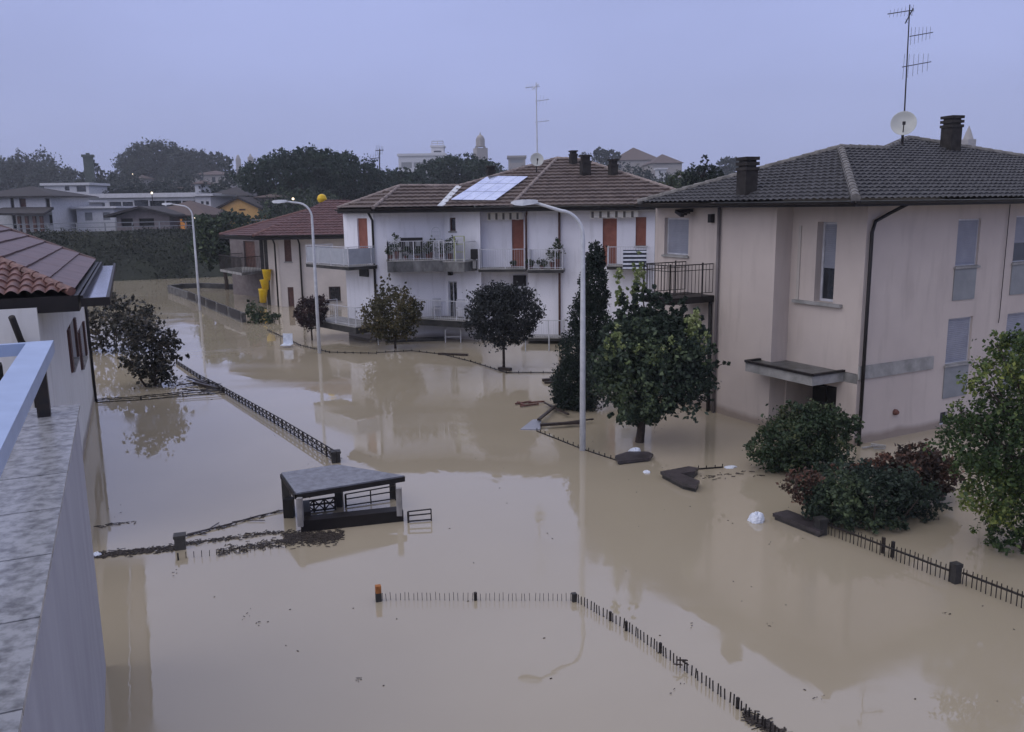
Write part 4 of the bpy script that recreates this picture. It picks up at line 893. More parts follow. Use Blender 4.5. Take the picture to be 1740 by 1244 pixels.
picket_fence('picket_fence', 'dark picket fence running diagonally to the bottom edge', [(978, 1022), (1064, 1070), (1253, 1203), (1300, 1240), (1480, 1372)], .15, .075, .016, [(1037, 1055), (1064, 1072), (1122, 1109), (1253, 1204)], under=.2, post_th=.035)
def pillar(px0, px1, ytop, ybase, label, m=m_darkconc, cap=None, capm=None, rot=.3):
    a = W((px0+px1)/2, ybase); wd = (px1-px0)/f_px*a[1]*.9; zt = D((px0+px1)/2, ytop, a[1])[2]
    t = thing('pillar', a, label, 'pillar', 'fence pillars standing in the water'); q = MB(); zc = zt*(.55 if cap else .82); q.box((a[0], a[1], zc/2-.4), (wd*.9, wd*.9, zc+.8), rot); q.build('shaft', m, t)
    q = MB(); q.box((a[0], a[1], (zc+zt)/2), (wd*(.85 if cap else 1.05), wd*(.85 if cap else 1.05), zt-zc), rot)
    q.build('cap', capm or m, t); return t
pillar(637, 650, 995, 1021, 'small square pillar with orange brick top at the fence end', cap=True, capm=m_brick)
pillar(971, 980, 1008, 1022, 'small dark pillar at the bend of the picket fence')
pillar(1614, 1631, 957, 990, 'dark square pillar in the middle of the right-hand fence')
pillar(562, 580, 766, 785, 'dark pillar at the near end of the lattice fence')
pillar(1384, 1404, 880, 908, 'dark pillar against the hedge at the start of the right-hand fence')
picket_fence('railing_fence', 'dark iron fence with top rail between the hedge and the square pillar', [(1407, 908), (1612, 988)], [.25, .31], .085, .012, [(1500, 940), (1516, 947)], rails=(.20, -.05), post_th=.05, post_h=.31)
picket_fence('railing_fence', 'dark iron fence with top rail right of the square pillar', [(1634, 993), (1745, 1037), (1900, 1100)], [.29, .29, .29], .085, .012, [], rails=(.21, -.05), post_th=.05)
def lattice(name, label, pix, hs, rows=2, mod=.5, m=m_iron, th=.02, cross=True):
    P = wl_pts(*pix); t = thing(name, (*P[0], 0), label, 'fence'); rl = MB(); up = MB()
    for i in range(len(P)-1):
        a, b = P[i], P[i+1]; L = np.linalg.norm(b-a); n = max(1, int(L/mod)); h0, h1 = hs[i], hs[i+1]
        for r_ in (1., .62, .12): rl.bar((*a, h0*r_), (*b, h1*r_), th*1.2)
        for k in range(n+1):
            c = a+(b-a)*k/n; hh = h0+(h1-h0)*k/n; up.bar((*c, -.3), (*c, hh), th*(2 if k % 5 == 0 else 1.2))
            if cross and k < n:
                c2 = a+(b-a)*(k+1)/n; h2 = h0+(h1-h0)*(k+1)/n
                up.bar((*c, hh), (*c2, h2*.12), th*.8); up.bar((*c, hh*.12), (*c2, h2), th*.8)
    rl.build('rail', m, t); up.build('lattice', m, t); return t
lattice('lattice_fence', 'dark lattice fence running diagonally down to its pillar', [(381, 668), (480, 728), (573, 787)], [.22, .28, .30], mod=.36)
lattice('lattice_fence', 'low flooded lattice fence behind the drowned bushes', [(300, 618), (340, 645), (378, 666)], [.14, .18, .22], mod=.5)
lattice('rail_fence', 'low rail fence crossing the water beside the drowned bushes', [(165, 684), (240, 680), (380, 668)], [.12, .14, .2], mod=1.0, cross=False)
lattice('fence_panel', 'small square patterned fence panel right of the gate roof', [(694, 888), (733, 885)], [.24, .26], mod=.25, cross=False)
lattice('fence_panel', 'patterned fence panel seen through the gate roof', [(588, 862), (672, 850)], [.30, .34], mod=.42, cross=False)
lattice('fence_panel', 'dark fence panel inside the left half of the gate roof', [(516, 872), (570, 866)], [.26, .28], mod=.22, cross=True, th=.03)
picket_fence('picket_fence', 'half sunken pickets in front of the floating debris left of the gate roof', [(303, 950), (420, 938), (486, 930)], .12, .13, .010, [(303, 952)], under=.12, post_h=.14, post_th=.03)
picket_fence('picket_fence', 'row of spear tips between the blue sheet and the lamp post', [(912, 733), (990, 764), (1048, 783)], .10, .22, .022, rails=(.01,), under=.1)
picket_fence('picket_fence', 'short row of pickets right of the L shaped coping', [(1187, 798), (1228, 795)], .1, .16, .02, rails=(.02,), under=.1)
picket_fence('garden_fence', 'low garden fence before the white house at the round red tree', [(455, 562), (510, 588), (560, 600), (640, 602)], .10, .35, .03, rails=(.05,), under=.1)
picket_fence('garden_fence', 'low garden fence before the white house between the round trees', [(640, 600), (700, 597), (752, 603), (800, 615), (860, 634), (944, 634)], .09, .4, .03, rails=(.03,), under=.1)
def gate_roof():
    """brick gate shelter whose slab roof just clears the flood"""
    F_ = W(512, 905)[:2]; R_ = W(686, 886)[:2]; B_ = W(487, 875)[:2]; dx = R_-F_; dy = B_-F_; back = F_+unit(V(-dx[1], dx[0]))*1.05; Br = back+dx
    t = thing('gate_shelter', (*F_, 0), 'dark gate shelter with sloping grey slab roof in the middle of the water', 'gate shelter')
    zl = D(512, 880, F_[1])[2]; 
    q = MB(); q.prism([F_, R_, R_+unit(V(-dx[1], dx[0]))*.3, F_+unit(V(-dx[1], dx[0]))*.3], -1, .24); nn = unit(V(-dx[1], dx[0])); q.build('low_wall', m_fascia, t)
    q = MB(); q.prism([F_+nn*.302, F_+unit(dx)*.22+nn*.302, back+unit(dx)*.22, back], -1, .32); q.build('side_wall', m_fascia, t)
    q = MB(); 
    # roof slab
    zz = [.80, .70, .80, .80]
    cA = W(478, 803, .86); cD = W(503, 838, .80); cC = W(687, 808, .76); cB = W(573, 789, .86)
    top = [cD, cC, cB, cA]; mr = mat('grey_slate_slab', (.2, .21, .24), (.12, .12, .14), rough=.45, scale=7, bump=.25, spec=.5)
    q = MB(); q.hexa([p-V(0, 0, .05) for p in top]+top); q.build('roof', mr, t)
    q = MB(); cs = [p-V(0, 0, .08) for p in top]
    for i in range(4): q.bar(cs[i], cs[(i+1) % 4], .06, .10)
    q.build('roof_edge', m_fascia, t)
    m_col = mat('pale_wet_column', (.30, .29, .28), (.16, .15, .15), rough=.6, scale=5, stretch=(1, 1, .4))
    for (px, y0, mm, w_) in ((511, 848, m_col, .11), (679, 818, m_col, .11)):
        c = W(px, 886 if px < 600 else 868, .24); q = MB(); q.bar(c-V(0, 0, .1), (c[0], c[1], .74), w_); q.build('column', mm, t)
    for (px, py) in ((489, 868), (577, 860)):
        c = W(px, py, .0); q = MB(); q.bar(c-V(0, 0, .3), (c[0], c[1], .78), .16); q.build('column', m_darkconc, t)
    c = W(492, 878, 0.); q = MB(); q.bar(c-V(0, 0, .3), c+V(0, 0, .42), .2); q.build('inner_pillar', m_black, t)
    c = W(668, 846, 0.); q = MB(); q.bar(c-V(0, 0, .3), c+V(0, 0, .45), .13); q.build('inner_pillar', m_darkconc, t)
gate_roof()
pillar(296, 318, 908, 932, 'squat dark pillar in the floating debris left of the gate roof')
# garden wall far left
def far_wall():
    P = [W(288, 497), W(322, 509), W(415, 548)]; t = thing('garden_wall', P[0], 'low concrete garden wall with dark fence panels beside the farthest lamp', 'wall')
    q = MB(); h = .55
    for a, b in zip(P[:-1], P[1:]): q.bar((a[0], a[1], h/2-.4), (b[0], b[1], h/2-.4), .25, h+.8)
    q.build('front', mat('stained_low_wall', (.15, .145, .14), (.05, .048, .045), rough=.85, scale=3), t); P2 = [W(288, 493), W(312, 490), W(345, 489), W(440, 493)]
    q = MB()
    for a, b in zip(P2[:-1], P2[1:]): q.bar((a[0], a[1], .0), (b[0], b[1], .0), .3, .8)
    q.build('rear', m_darkconc, t)
    for k in range(5):
        a = P[1]+(P[2]-P[1])*(k*.2+.01); b = P[1]+(P[2]-P[1])*(k*.2+.17); q = MB(); q.bar((a[0]-.05, a[1]-.16, .38), (b[0]-.05, b[1]-.16, .38), .04, .5); q.build('fence_panel', m_iron, t)
far_wall()
# ================================================================== TREES AND SHRUBS
def bl(px, py, rx, ry, Y, rd=None, w_=1.):
    c = D(px, py, Y); k = Y/f_px; return (c[0], c[1], c[2], rx*k, (rd if rd is not None else rx*k), ry*k, w_)
def Yw(px, py): return W(px, py)[1]
Y = Yw(1085, 752)
bt = tree('round_tree', 'large dark green tree with pale shoots before the beige house', 'tree', W(1085, 752),
     [bl(1108, 655, 88, 44, Y), bl(1104, 600, 80, 52, Y), bl(1050, 625, 40, 44, Y), bl(1165, 628, 42, 48, Y), bl(1090, 560, 52, 34, Y), bl(1150, 570, 44, 34, Y), bl(1085, 700, 46, 22, Y), bl(1058, 535, 11, 38, Y, None, 3), bl(1084, 515, 11, 42, Y, None, 3), bl(1110, 522, 13, 34, Y, None, 3), bl(1134, 528, 12, 32, Y, None, 3), bl(1160, 538, 12, 32, Y, None, 3), bl(1184, 556, 11, 34, Y, None, 3), bl(1203, 598, 13, 26, Y), bl(1036, 570, 12, 34, Y, None, 2), bl(1222, 618, 14, 6, Y, None, 2)],
     34000, .115, l_dark, .13, limbs=14, clump=.24, shell=.3, nclump=420, rag=1.1)
leafmesh('young_shoots', leaves([bl(1082, 478, 7, 40, Y, None, 4), bl(1050, 500, 7, 22, Y, None, 3), bl(1180, 555, 14, 30, Y-.5, None, 1.4), bl(1196, 590, 10, 26, Y-.5), bl(1052, 468, 7, 12, Y-.5, None, 3), bl(1100, 590, 55, 40, Y-1., .3, .05), bl(1045, 575, 14, 30, Y-.9, .2, .4), bl(1035, 600, 10, 30, Y-.8, .2, .4), bl(1092, 480, 5, 26, Y, None, 4), bl(1065, 500, 4, 20, Y, None, 3)], 5200, .07, .3, .1, nclump=60), l_lime, bt, label='pale yellow green young shoots')
Y = Yw(985, 692)
tree('cypress', 'tall narrow dark cypress behind the nearest street lamp', 'tree', W(985, 692), [bl(1012, 440, 14, 26, Y, None, 4), bl(1009, 490, 22, 48, Y, None, 2.5), bl(1002, 545, 29, 55, Y, None, 1.5), bl(994, 600, 38, 55, Y), bl(984, 655, 42, 46, Y), bl(968, 650, 26, 44, Y), bl(975, 676, 34, 22, Y)], 42000, .075, l_cyp, .12, clump=.2, shell=.5, nclump=1400, up=.1, rag=.35)
Y = Yw(672, 592)
tree('round_tree', 'small round olive brown tree in front of the white house', 'tree', W(672, 592), [bl(667, 533, 45, 38, Y), bl(640, 540, 24, 26, Y), bl(695, 530, 22, 26, Y), bl(650, 488, 4, 20, Y, None, 5), bl(640, 500, 3, 14, Y, None, 5), bl(690, 497, 4, 14, Y, None, 5), bl(660, 478, 3, 22, Y, None, 4), bl(672, 565, 30, 14, Y)], 9000, .12, l_olive, .06, clump=.2, shell=.4, nclump=260, rag=.6)
Y = Yw(856, 628)
tree('round_tree', 'round almost black tree in front of the white house', 'tree', W(856, 628), [bl(856, 536, 56, 46, Y), bl(835, 525, 38, 38, Y), bl(880, 530, 38, 38, Y), bl(850, 505, 34, 24, Y), bl(856, 565, 44, 20, Y)], 19000, .10, l_black, .06, clump=.2, shell=.5, nclump=520, rag=.4)
Y = Yw(530, 578)
tree('round_tree', 'small round purple brown tree beside the middle street lamp', 'tree', W(530, 578), [bl(528, 532, 22, 24, Y), bl(542, 522, 16, 18, Y), bl(516, 535, 14, 18, Y)], 6500, .10, l_purple, .045, clump=.2, shell=.5, nclump=160, rag=.4)
Y = Yw(1365, 798)
tree('shrub', 'broad green shrub before the entrance of the beige house', 'shrub', W(1365, 798), [bl(1350, 745, 55, 46, Y), bl(1400, 735, 50, 40, Y), bl(1312, 760, 36, 34, Y), bl(1345, 700, 22, 16, Y), bl(1385, 702, 26, 16, Y), bl(1440, 722, 18, 20, Y), bl(1370, 780, 60, 24, Y)], 17000, .085, l_shrub, .05, stems=4, spread=.3, clump=.24, shell=.4, nclump=260)
Y = Yw(1465, 885)
hg = tree('hedge', 'long dark flooded hedge behind the iron fence', 'hedge', W(1465, 885), [bl(1430, 838, 58, 44, Y), bl(1490, 835, 60, 42, Y), bl(1545, 845, 52, 38, Y+.3), bl(1400, 850, 40, 36, Y), bl(1462, 872, 70, 18, Y)], 17000, .08, l_dark, .04, stems=5, spread=.5, clump=.26, shell=.45, nclump=260)
leafmesh('sparse_twigs', leaves([bl(1352, 825, 24, 30, Y, .3), bl(1375, 812, 20, 16, Y, .3)], 900, .075, .3, .2, nclump=40), l_red, hg, label='thin reddish twigs at the left end')
Y = Yw(1555, 850)
tree('shrub', 'reddish leaved shrub behind the dark hedge', 'shrub', W(1555, 850), [bl(1535, 800, 40, 28, Y), bl(1565, 785, 34, 26, Y), bl(1590, 810, 34, 34, Y), bl(1490, 795, 30, 12, Y), bl(1440, 797, 30, 8, Y)], 8000, .09, l_red, .04, stems=3, spread=.3, clump=.25, shell=.4, nclump=150)
Y = 15.2
tree('leafy_tree', 'large yellow green tree at the right edge hanging over the iron fence', 'tree', (D(1740, 900, Y)[0], Y, 0), [bl(1712, 640, 62, 56, Y), bl(1700, 585, 26, 24, Y), bl(1752, 600, 50, 50, Y), bl(1650, 745, 52, 60, Y), bl(1625, 700, 24, 22, Y), bl(1715, 750, 80, 80, Y), bl(1690, 830, 62, 50, Y), bl(1735, 860, 60, 60, Y), bl(1705, 905, 40, 32, Y), bl(1790, 740, 90, 150, Y), bl(1660, 655, 12, 14, Y)], 26000, .075, l_green, .11, limbs=14, clump=.2, shell=.3, nclump=420, droop=.03)
Y = Yw(205, 596)
tree('drowned_bush', 'drowned bush with large dark leaves beside the left house, the rear one', 'bush', W(205, 596), [bl(185, 540, 42, 38, Y), bl(220, 560, 38, 34, Y), bl(165, 575, 20, 26, Y), bl(240, 540, 22, 24, Y), bl(180, 510, 20, 14, Y), bl(215, 525, 20, 16, Y)], 3000, .19, l_magn, .05, stems=5, spread=.5, clump=.42, shell=.3, nclump=80, rag=1.5)
Y = Yw(262, 655)
tree('drowned_bush', 'drowned bush with large dark leaves reaching the rail fence, the front one', 'bush', W(262, 655), [bl(252, 600, 36, 42, Y), bl(240, 560, 26, 26, Y), bl(270, 628, 28, 24, Y), bl(285, 590, 20, 30, Y), bl(225, 620, 18, 16, Y), bl(305, 608, 14, 8, Y)], 3000, .16, l_magn, .045, stems=5, spread=.4, clump=.42, shell=.3, nclump=80, rag=1.5)
Y = Yw(450, 548)
tree('shrub', 'low grey green shrub at the end of the garden wall', 'shrub', W(450, 548), [bl(432, 530, 14, 16, Y), bl(450, 540, 26, 8, Y), bl(424, 520, 5, 12, Y, None, 2)], 1800, .13, l_shrub, .03, stems=2, spread=.2)
Y = Yw(385, 492)
tree('leafy_tree', 'dark thin trunked tree beside the balcony of the cream house', 'tree', W(385, 492), [bl(365, 405, 32, 26, Y), bl(395, 385, 26, 22, Y), bl(352, 430, 26, 22, Y), bl(385, 420, 18, 22, Y), bl(345, 385, 18, 18, Y)], 6000, .3, l_dark, .16, clump=.3, nclump=140)
# ------------------------------------------------------------------ embankment scrub
def scrub():
    n = 110000; P = rng.uniform((-95, 60), (60, 125), (n*4, 2)); e_ = (P[:, 0]-BL[0])*BN[0]+(P[:, 1]-BL[1])*BN[1]
    d = np.sin(P[:, 0]*.55+P[:, 1]*.31)+np.sin(P[:, 0]*.23-P[:, 1]*.41+2)+rng.normal(0, .6, len(P))
    k = (e_ > 1.2) & (e_ < 11.5) & (d > -.9); P = P[k][:n]; e_ = e_[k][:n]; d = d[k][:n]
    z = ground_h(P[:, 0], P[:, 1])+np.abs(rng.normal(0, .22, len(P)))*np.clip(d+.6, .2, 1.5)*np.where(e_ > 9, .45, 1)
    c = np.column_stack([P, z]); a = rng.normal(size=c.shape); a[:, 2] = np.abs(a[:, 2])*1.3; a /= np.linalg.norm(a, axis=1)[:, None]; s = np.cross(a, rng.normal(size=c.shape)); s /= np.linalg.norm(s, axis=1)[:, None]
    sz = rng.uniform(.14, .32, len(c))[:, None]
    v = np.stack([c-a*sz*.5, c+s*sz*.3, c+a*sz*.5, c-s*sz*.3], 1).reshape(-1, 3)
    o = leafmesh('embankment_scrub', v, l_under); tag(o, 'dark grass and scrub covering the embankment beyond the flood', 'scrub', kind='stuff')
scrub()
# ================================================================== BEYOND THE EMBANKMENT
def far_building(name, label, px0, px1, ytop, ybase, Y, m, roof=None, roofm=None, yridge=None, wins=(), dep=8., cat='house', ov=.5, lit=(), group=None, winm=m_glass, gable=False, rot=0.):
    a = D(px0, ybase, Y); b = D(px1, ybase, Y); z0 = min(a[2], ground_h(a[0], Y))-1.; z1 = D((px0+px1)/2, ytop, Y)[2]
    t = thing(name, ((a[0]+b[0])/2, Y, min(a[2], b[2])), label, cat, group); x0, x1 = a[0], b[0]; wl = Wall((x0, Y), (x1, Y)); mb = MB(); hs = [wl.rect(*w_[:4]) for w_ in wins]
    wl.face(mb, z0, z1, hs, .25)
    mb.quad((x0, Y, z0), (x0, Y+dep, z0), (x0, Y+dep, z1), (x0, Y, z1)); mb.quad((x1, Y, z0), (x1, Y+dep, z0), (x1, Y+dep, z1), (x1, Y, z1)); mb.quad((x0, Y+dep, z0), (x1, Y+dep, z0), (x1, Y+dep, z1), (x0, Y+dep, z1)); mb.quad((x0, Y, z1), (x1, Y, z1), (x1, Y+dep, z1), (x0, Y+dep, z1))
    mb.build('wall', m, t)
    for h, w_ in zip(hs, wins):
        q = MB(); wl.box(q, h[0]+.02, h[1]-.02, h[2]+.02, h[3]-.02, -.24, -.17); q.build('window', w_[4] if len(w_) > 4 else winm, t)
    if roof:
        zr = D((px0+px1)/2, yridge, Y+dep/2)[2]; q = MB(); e = z1+.02; X0, X1, Y0, Y1 = x0-ov, x1+ov, Y-ov, Y+dep+ov; ym = (Y0+Y1)/2; xm = (x0+x1)/2
        if roof == 'flat': q.box((xm, (Y0+Y1)/2, (z1+zr)/2), (X1-X0, Y1-Y0, max(.2, zr-z1)))
        elif roof == 'gable_front':
            q.hexa([(X0, Y0, e-.15), (xm, Y0, zr-.15), (xm, Y1, zr-.15), (X0, Y1, e-.15), (X0, Y0, e+.1), (xm, Y0, zr+.1), (xm, Y1, zr+.1), (X0, Y1, e+.1)]); q.hexa([(xm, Y0, zr-.15), (X1, Y0, e-.15), (X1, Y1, e-.15), (xm, Y1, zr-.15), (xm, Y0, zr+.1), (X1, Y0, e+.1), (X1, Y1, e+.1), (xm, Y1, zr+.1)])
            g = MB(); g.quad((x0, Y-.01, z1), (x1, Y-.01, z1), (xm, Y-.01, zr-.1)); g.build('gable', m, t)
        else:
            hp = min((X1-X0)/2*.98, (Y1-Y0)/2); A_, B_ = (X0+hp, ym, zr), (X1-hp, ym, zr)
            c0, c1, c2, c3 = (X0, Y0, e), (X1, Y0, e), (X1, Y1, e), (X0, Y1, e); q.quad(c0, c1, B_, A_); q.quad(c1, c2, B_); q.quad(c2, c3, A_, B_); q.quad(c3, c0, A_)
            q.box((xm, ym, z1-.05), (X1-X0, Y1-Y0, .12))
        q.build('roof', roofm or m_tile_dark, t)
    return t
m_pale = mat('pale_far_wall', (.58, .58, .60), (.5, .5, .52)); m_farroof = mat('far_dark_roof', (.045, .04, .042), (.03, .028, .03)); m_farbrown = mat('far_brown_roof', (.11, .08, .075), (.08, .06, .055))
m_teal = mat('pale_teal_wall', (.34, .42, .45), (.3, .38, .4)); m_yel = mat('ochre_wall', (.62, .38, .14), (.52, .31, .12)); m_lit = mat('lit_window', (.6, .25, .07), rough=.5, emit=(1, .42, .12, .22))
m_lamp = mat('lit_lamp', (1, .8, .6), emit=(1, .85, .6, 1.6)); m_haz = mat('far_stone', (.34, .31, .29), (.28, .26, .25)); m_tank = mat('brown_facade', (.22, .19, .19))
far_building('house', 'white house with dark hipped roof and porch at the far left', -40, 92, 334, 392, 100, m_pale, 'hip', m_farroof, 317, [(33, 337, 44, 352, m_brownshutter), (20, 336, 26, 392, m_fascia), (78, 337, 85, 361, m_fascia), (83, 365, 89, 382, m_fascia), (-20, 338, 4, 352, m_pale)], 9, ov=.9)
tp = thing('porch', D(20, 392, 98), 'dark roofed porch in front of the far left white house', 'porch'); q = MB(); a, b = D(-30, 366, 95.5), D(75, 366, 95.5); zr = D(20, 357, 99)[2]; q.hexa([a, b, (b[0]-1, 99.6, zr), (a[0], 99.6, zr), a+V(0, 0, .25), b+V(0, 0, .25), (b[0]-1, 99.6, zr+.3), (a[0], 99.6, zr+.3)]); q.build('roof', m_farroof, tp)
for px in (32, 45, 58, 70): a = D(px, 367, 96); q = MB(); q.bar((a[0], 96, 3.5), (a[0], 96, a[2]), .3); q.build('post', m_brownshutter, tp)
far_building('apartment_building', 'long flat roofed white building stretching behind the embankment houses', 112, 335, 336, 392, 128, m_pale, 'flat', m_pale, 330, [(158, 341, 178, 351), (186, 343, 206, 352), (208, 343, 226, 352), (228, 340, 252, 352), (254, 341, 280, 351), (282, 341, 308, 351), (310, 341, 332, 351)], 12, cat='building')
far_building('apartment_building', 'tall white end block of the flat roofed building', 336, 362, 333, 392, 124, m_pale, 'flat', m_pale, 331, [(341, 342, 346, 348), (350, 342, 355, 348)], 10, cat='building')
far_building('house', 'white box shaped house front with two square windows', 133, 197, 354, 392, 104, m_pale, 'flat', m_pale, 351, [(144, 361, 157, 375, m_grey), (175, 361, 187, 374, m_grey)], 7)
far_building('house', 'white building with recessed balconies left of the box shaped house', 97, 133, 344, 392, 108, m_pale, 'flat', m_pale, 341, [(101, 350, 130, 362, m_grey), (101, 374, 130, 386, m_fascia)], 7)
far_building('house', 'low house with dark gabled roof and open porches behind the guardrail', 200, 290, 367, 395, 99, m_tank, 'gable_front', m_farroof, 352, [(206, 371, 226, 386, m_dark), (236, 371, 262, 386, m_dark)], 9, ov=1.)
far_building('house', 'low brown roofed house with an orange lit window behind the guardrail', 262, 345, 366, 395, 102, m_tank, 'hip', m_farbrown, 341, [(304, 372, 317, 390, m_lit), (322, 372, 336, 386, m_dark)], 9, ov=1.)
far_building('building', 'pale teal building with grey hipped roof beside the stone pines', 356, 424, 333, 395, 138, m_teal, 'hip', m_farroof, 318, [], 10, cat='building')
far_building('house', 'ochre yellow gabled house behind the thin trunked tree', 374, 443, 355, 395, 112, m_yel, 'gable_front', m_farroof, 336, [(406, 352, 417, 358, m_brownshutter)], 9, ov=.4)
far_building('house', 'flat roofed pale building among trees at the far left', 76, 152, 315, 332, 175, m_pale, 'flat', m_pale, 312, [(110, 316, 118, 324), (130, 316, 146, 326)], 8, cat='building')
far_building('house', 'pale villa with long eaves on the hillside', 326, 388, 297, 322, 300, m_haz, 'hip', m_farbrown, 290, [(340, 301, 346, 310), (360, 301, 366, 310)], 14)
for i, (x0, x1, y, yb, Y, lab) in enumerate([(222, 244, 303, 322, 290, 'small pink hillside house left of the villa'), (274, 296, 303, 320, 300, 'small hillside house with brown roof under the wooded dome'), (440, 470, 335, 372, 118, 'grey roofed house under the stone pines'), (300, 322, 320, 330, 200, 'tiny pale house among the hillside trees'), (332, 341, 312, 330, 190, 'narrow white house among the hillside trees')]):
    far_building('house', lab, x0, x1, y, yb, Y, m_haz if i != 4 else m_pale, 'hip', m_farbrown, y-6, [(x0+5, y+4, x0+9, y+9)], 9)
# lit street lights among the far houses
for px, py, Y, lab in ((226, 296, 260, 'tiny lit street light high on the wooded hill'), (258, 328, 126, 'bright lamp on the edge of the flat white roof'), (498, 338, 110, 'small white globe lamp under the stone pines'), (330, 372, 98, 'small white lamp right of the orange window')):
    c = D(px, py, Y); r_ = max(.16, 1.4/f_px*Y); t = thing('street_light', c-V(0, 0, 3), lab, 'street light', 'lit lamps far behind the flood'); q = MB(); q.lathe(c, [(max(.001, r_*math.sin(a)), -r_*math.cos(a)) for a in np.linspace(0, PI, 7)], 8); q.build('globe', m_lamp, t); q = MB(); q.tube([c-V(0, 0, 4), c-V(0, 0, r_)], .06, 5); q.build('pole', m_iron, t)
# guardrail along the embankment
def guardrail():
    t = thing('guardrail', D(200, 392, 92), 'thin pale guardrail along the top of the embankment', 'guardrail'); q = MB(); p = MB(); xs = np.linspace(-70, -18, 22); P = []
    for x in xs:
        y = BL[1]+(x-BL[0])*BD[1]/BD[0]+12.5/BN[1]; z = float(ground_h(np.float64(x), np.float64(y))); P.append(V(x, y, z)); p.bar((x, y, z-.3), (x, y, z+1.0), .1)
    for a, b in zip(P[:-1], P[1:]):
        for h in (.95, .5): q.bar(a+V(0, 0, h), b+V(0, 0, h), .05, .08)
    q.build('rail', m_grey, t); p.build('posts', m_grey, t)
guardrail()
# town on the hill
def tower(name, label, cx, w_, ytop, ybase, Y, parts, m=m_haz, cat='tower'):
    b = D(cx, ybase, Y); t = thing(name, b, label, cat); k = Y/f_px
    for i, (shape, wf, y0, y1) in enumerate(parts):
        z0 = D(cx, y0, Y)[2] if i else min(D(cx, y0, Y)[2], float(ground_h(b[0], Y))-1); z1 = D(cx, y1, Y)[2]; w = w_*k*wf; q = MB()
        if shape == 'box': q.box((b[0], Y, (z0+z1)/2), (w, w, z1-z0), .35)
        elif shape == 'oct': q.lathe((b[0], Y, z0), [(w/2, 0), (w/2, z1-z0), (.01, z1-z0)], 8)
        elif shape == 'dome': q.lathe((b[0], Y, z0), [(w/2*math.cos(a), (z1-z0)*math.sin(a)) for a in np.linspace(0, PI/2-.02, 7)], 10)
        elif shape == 'cone': q.lathe((b[0], Y, z0), [(w/2, 0), (w/2*.55, (z1-z0)*.5), (.02, z1-z0)], 10)
        elif shape == 'open':
            for sx in (-1, 1):
                for sy in (-1, 1): q.box((b[0]+sx*w*.38, Y+sy*w*.38, (z0+z1)/2), (w*.24, w*.24, z1-z0))
            q.box((b[0], Y, z1-.1*(z1-z0)), (w, w, .2*(z1-z0)))
        q.build({'box': 'shaft', 'oct': 'drum', 'dome': 'dome', 'cone': 'spire', 'open': 'belfry'}[shape], m, t)
    return t
tower('bell_tower', 'tall pale bell tower with pointed dome above the town', 817, 19, 226, 285, 420, [('box', 1, 285, 252), ('open', .9, 252, 249), ('oct', .78, 249, 236), ('dome', .7, 237, 229), ('cone', .2, 230, 224)])
tower('spire', 'pale pointed church spire right of the tall chimney', 1643, 17, 213, 262, 420, [('box', 1, 262, 237), ('cone', .95, 237, 213)], cat='spire')
tower('church_tower', 'small domed church tower on the skyline above the villa', 406, 8, 263, 290, 520, [('box', 1, 292, 270), ('dome', .8, 270, 263)])
tower('church_tower', 'small pointed church tower right beside the domed one', 427, 9, 260, 290, 520, [('box', 1, 292, 267), ('cone', .7, 267, 260)])
tower('watch_tower', 'dark ivy covered square tower standing above the left woods', 156, 16, 260, 330, 230, [('box', .9, 330, 267), ('box', 1.15, 267, 263), ('box', .35, 263, 260)], m=m_hillstone if 'm_hillstone' in globals() else mat('ivy_dark_stone', (.09, .11, .10), (.05, .065, .05)))
far_building('building', 'white hospital like block with roof terraces on the skyline', 678, 757, 265, 300, 400, m_pale, 'flat', m_pale, 263, [(682, 276, 700, 286, m_grey), (703, 276, 722, 284, m_grey)], 20, cat='building')
far_building('building', 'narrow white stair block rising above the skyline building', 733, 754, 250, 266, 405, m_pale, 'flat', m_pale, 248, [(737, 256, 750, 259)], 8, cat='building')
t = thing('roof_frame', D(744, 248, 405), 'pale metal frame on top of the skyline block', 'frame'); q = MB(); a, b = D(734, 248, 406), D(753, 248, 406); zt = D(744, 240, 406)[2]
for x in (a[0], (a[0]+b[0])/2, b[0]): q.bar((x, 406, a[2]), (x, 406, zt), .35)
q.bar((a[0], 406, zt), (b[0], 406, zt), .4); q.bar((a[0], 406, (zt+a[2])/2), (b[0], 406, (zt+a[2])/2), .3); q.build('frame', m_whitemetal, t)
far_building('building', 'grey boxy building on the skyline right of the bell tower', 864, 893, 268, 300, 380, m_haz, 'flat', m_haz, 266, [(867, 271, 890, 277, m_grey)], 14, cat='building')
far_building('church', 'large stone church with brown roofs on the hill', 1108, 1158, 277, 320, 330, m_haz, 'hip', m_farbrown, 262, [(1117, 288, 1122, 295, m_pale)], 22, cat='church', ov=.6)
far_building('church_nave', 'tall brown roofed nave of the hill church', 1042, 1122, 272, 320, 352, m_haz, 'hip', m_farbrown, 251, [(1052, 279, 1056, 286)], 22, cat='church')
far_building('house', 'tiny white hillside house below the church', 1118, 1132, 288, 300, 300, m_pale, 'flat', m_pale, 286, [], 6)
antenna(645, 312, 645, 253, 190, 'distant television antenna above the dark pines', [(638, 256, 652, 255, 5, 3, 1.5), (628, 270, 646, 268, 4, 2.4, 1.5)], .14, m_iron)
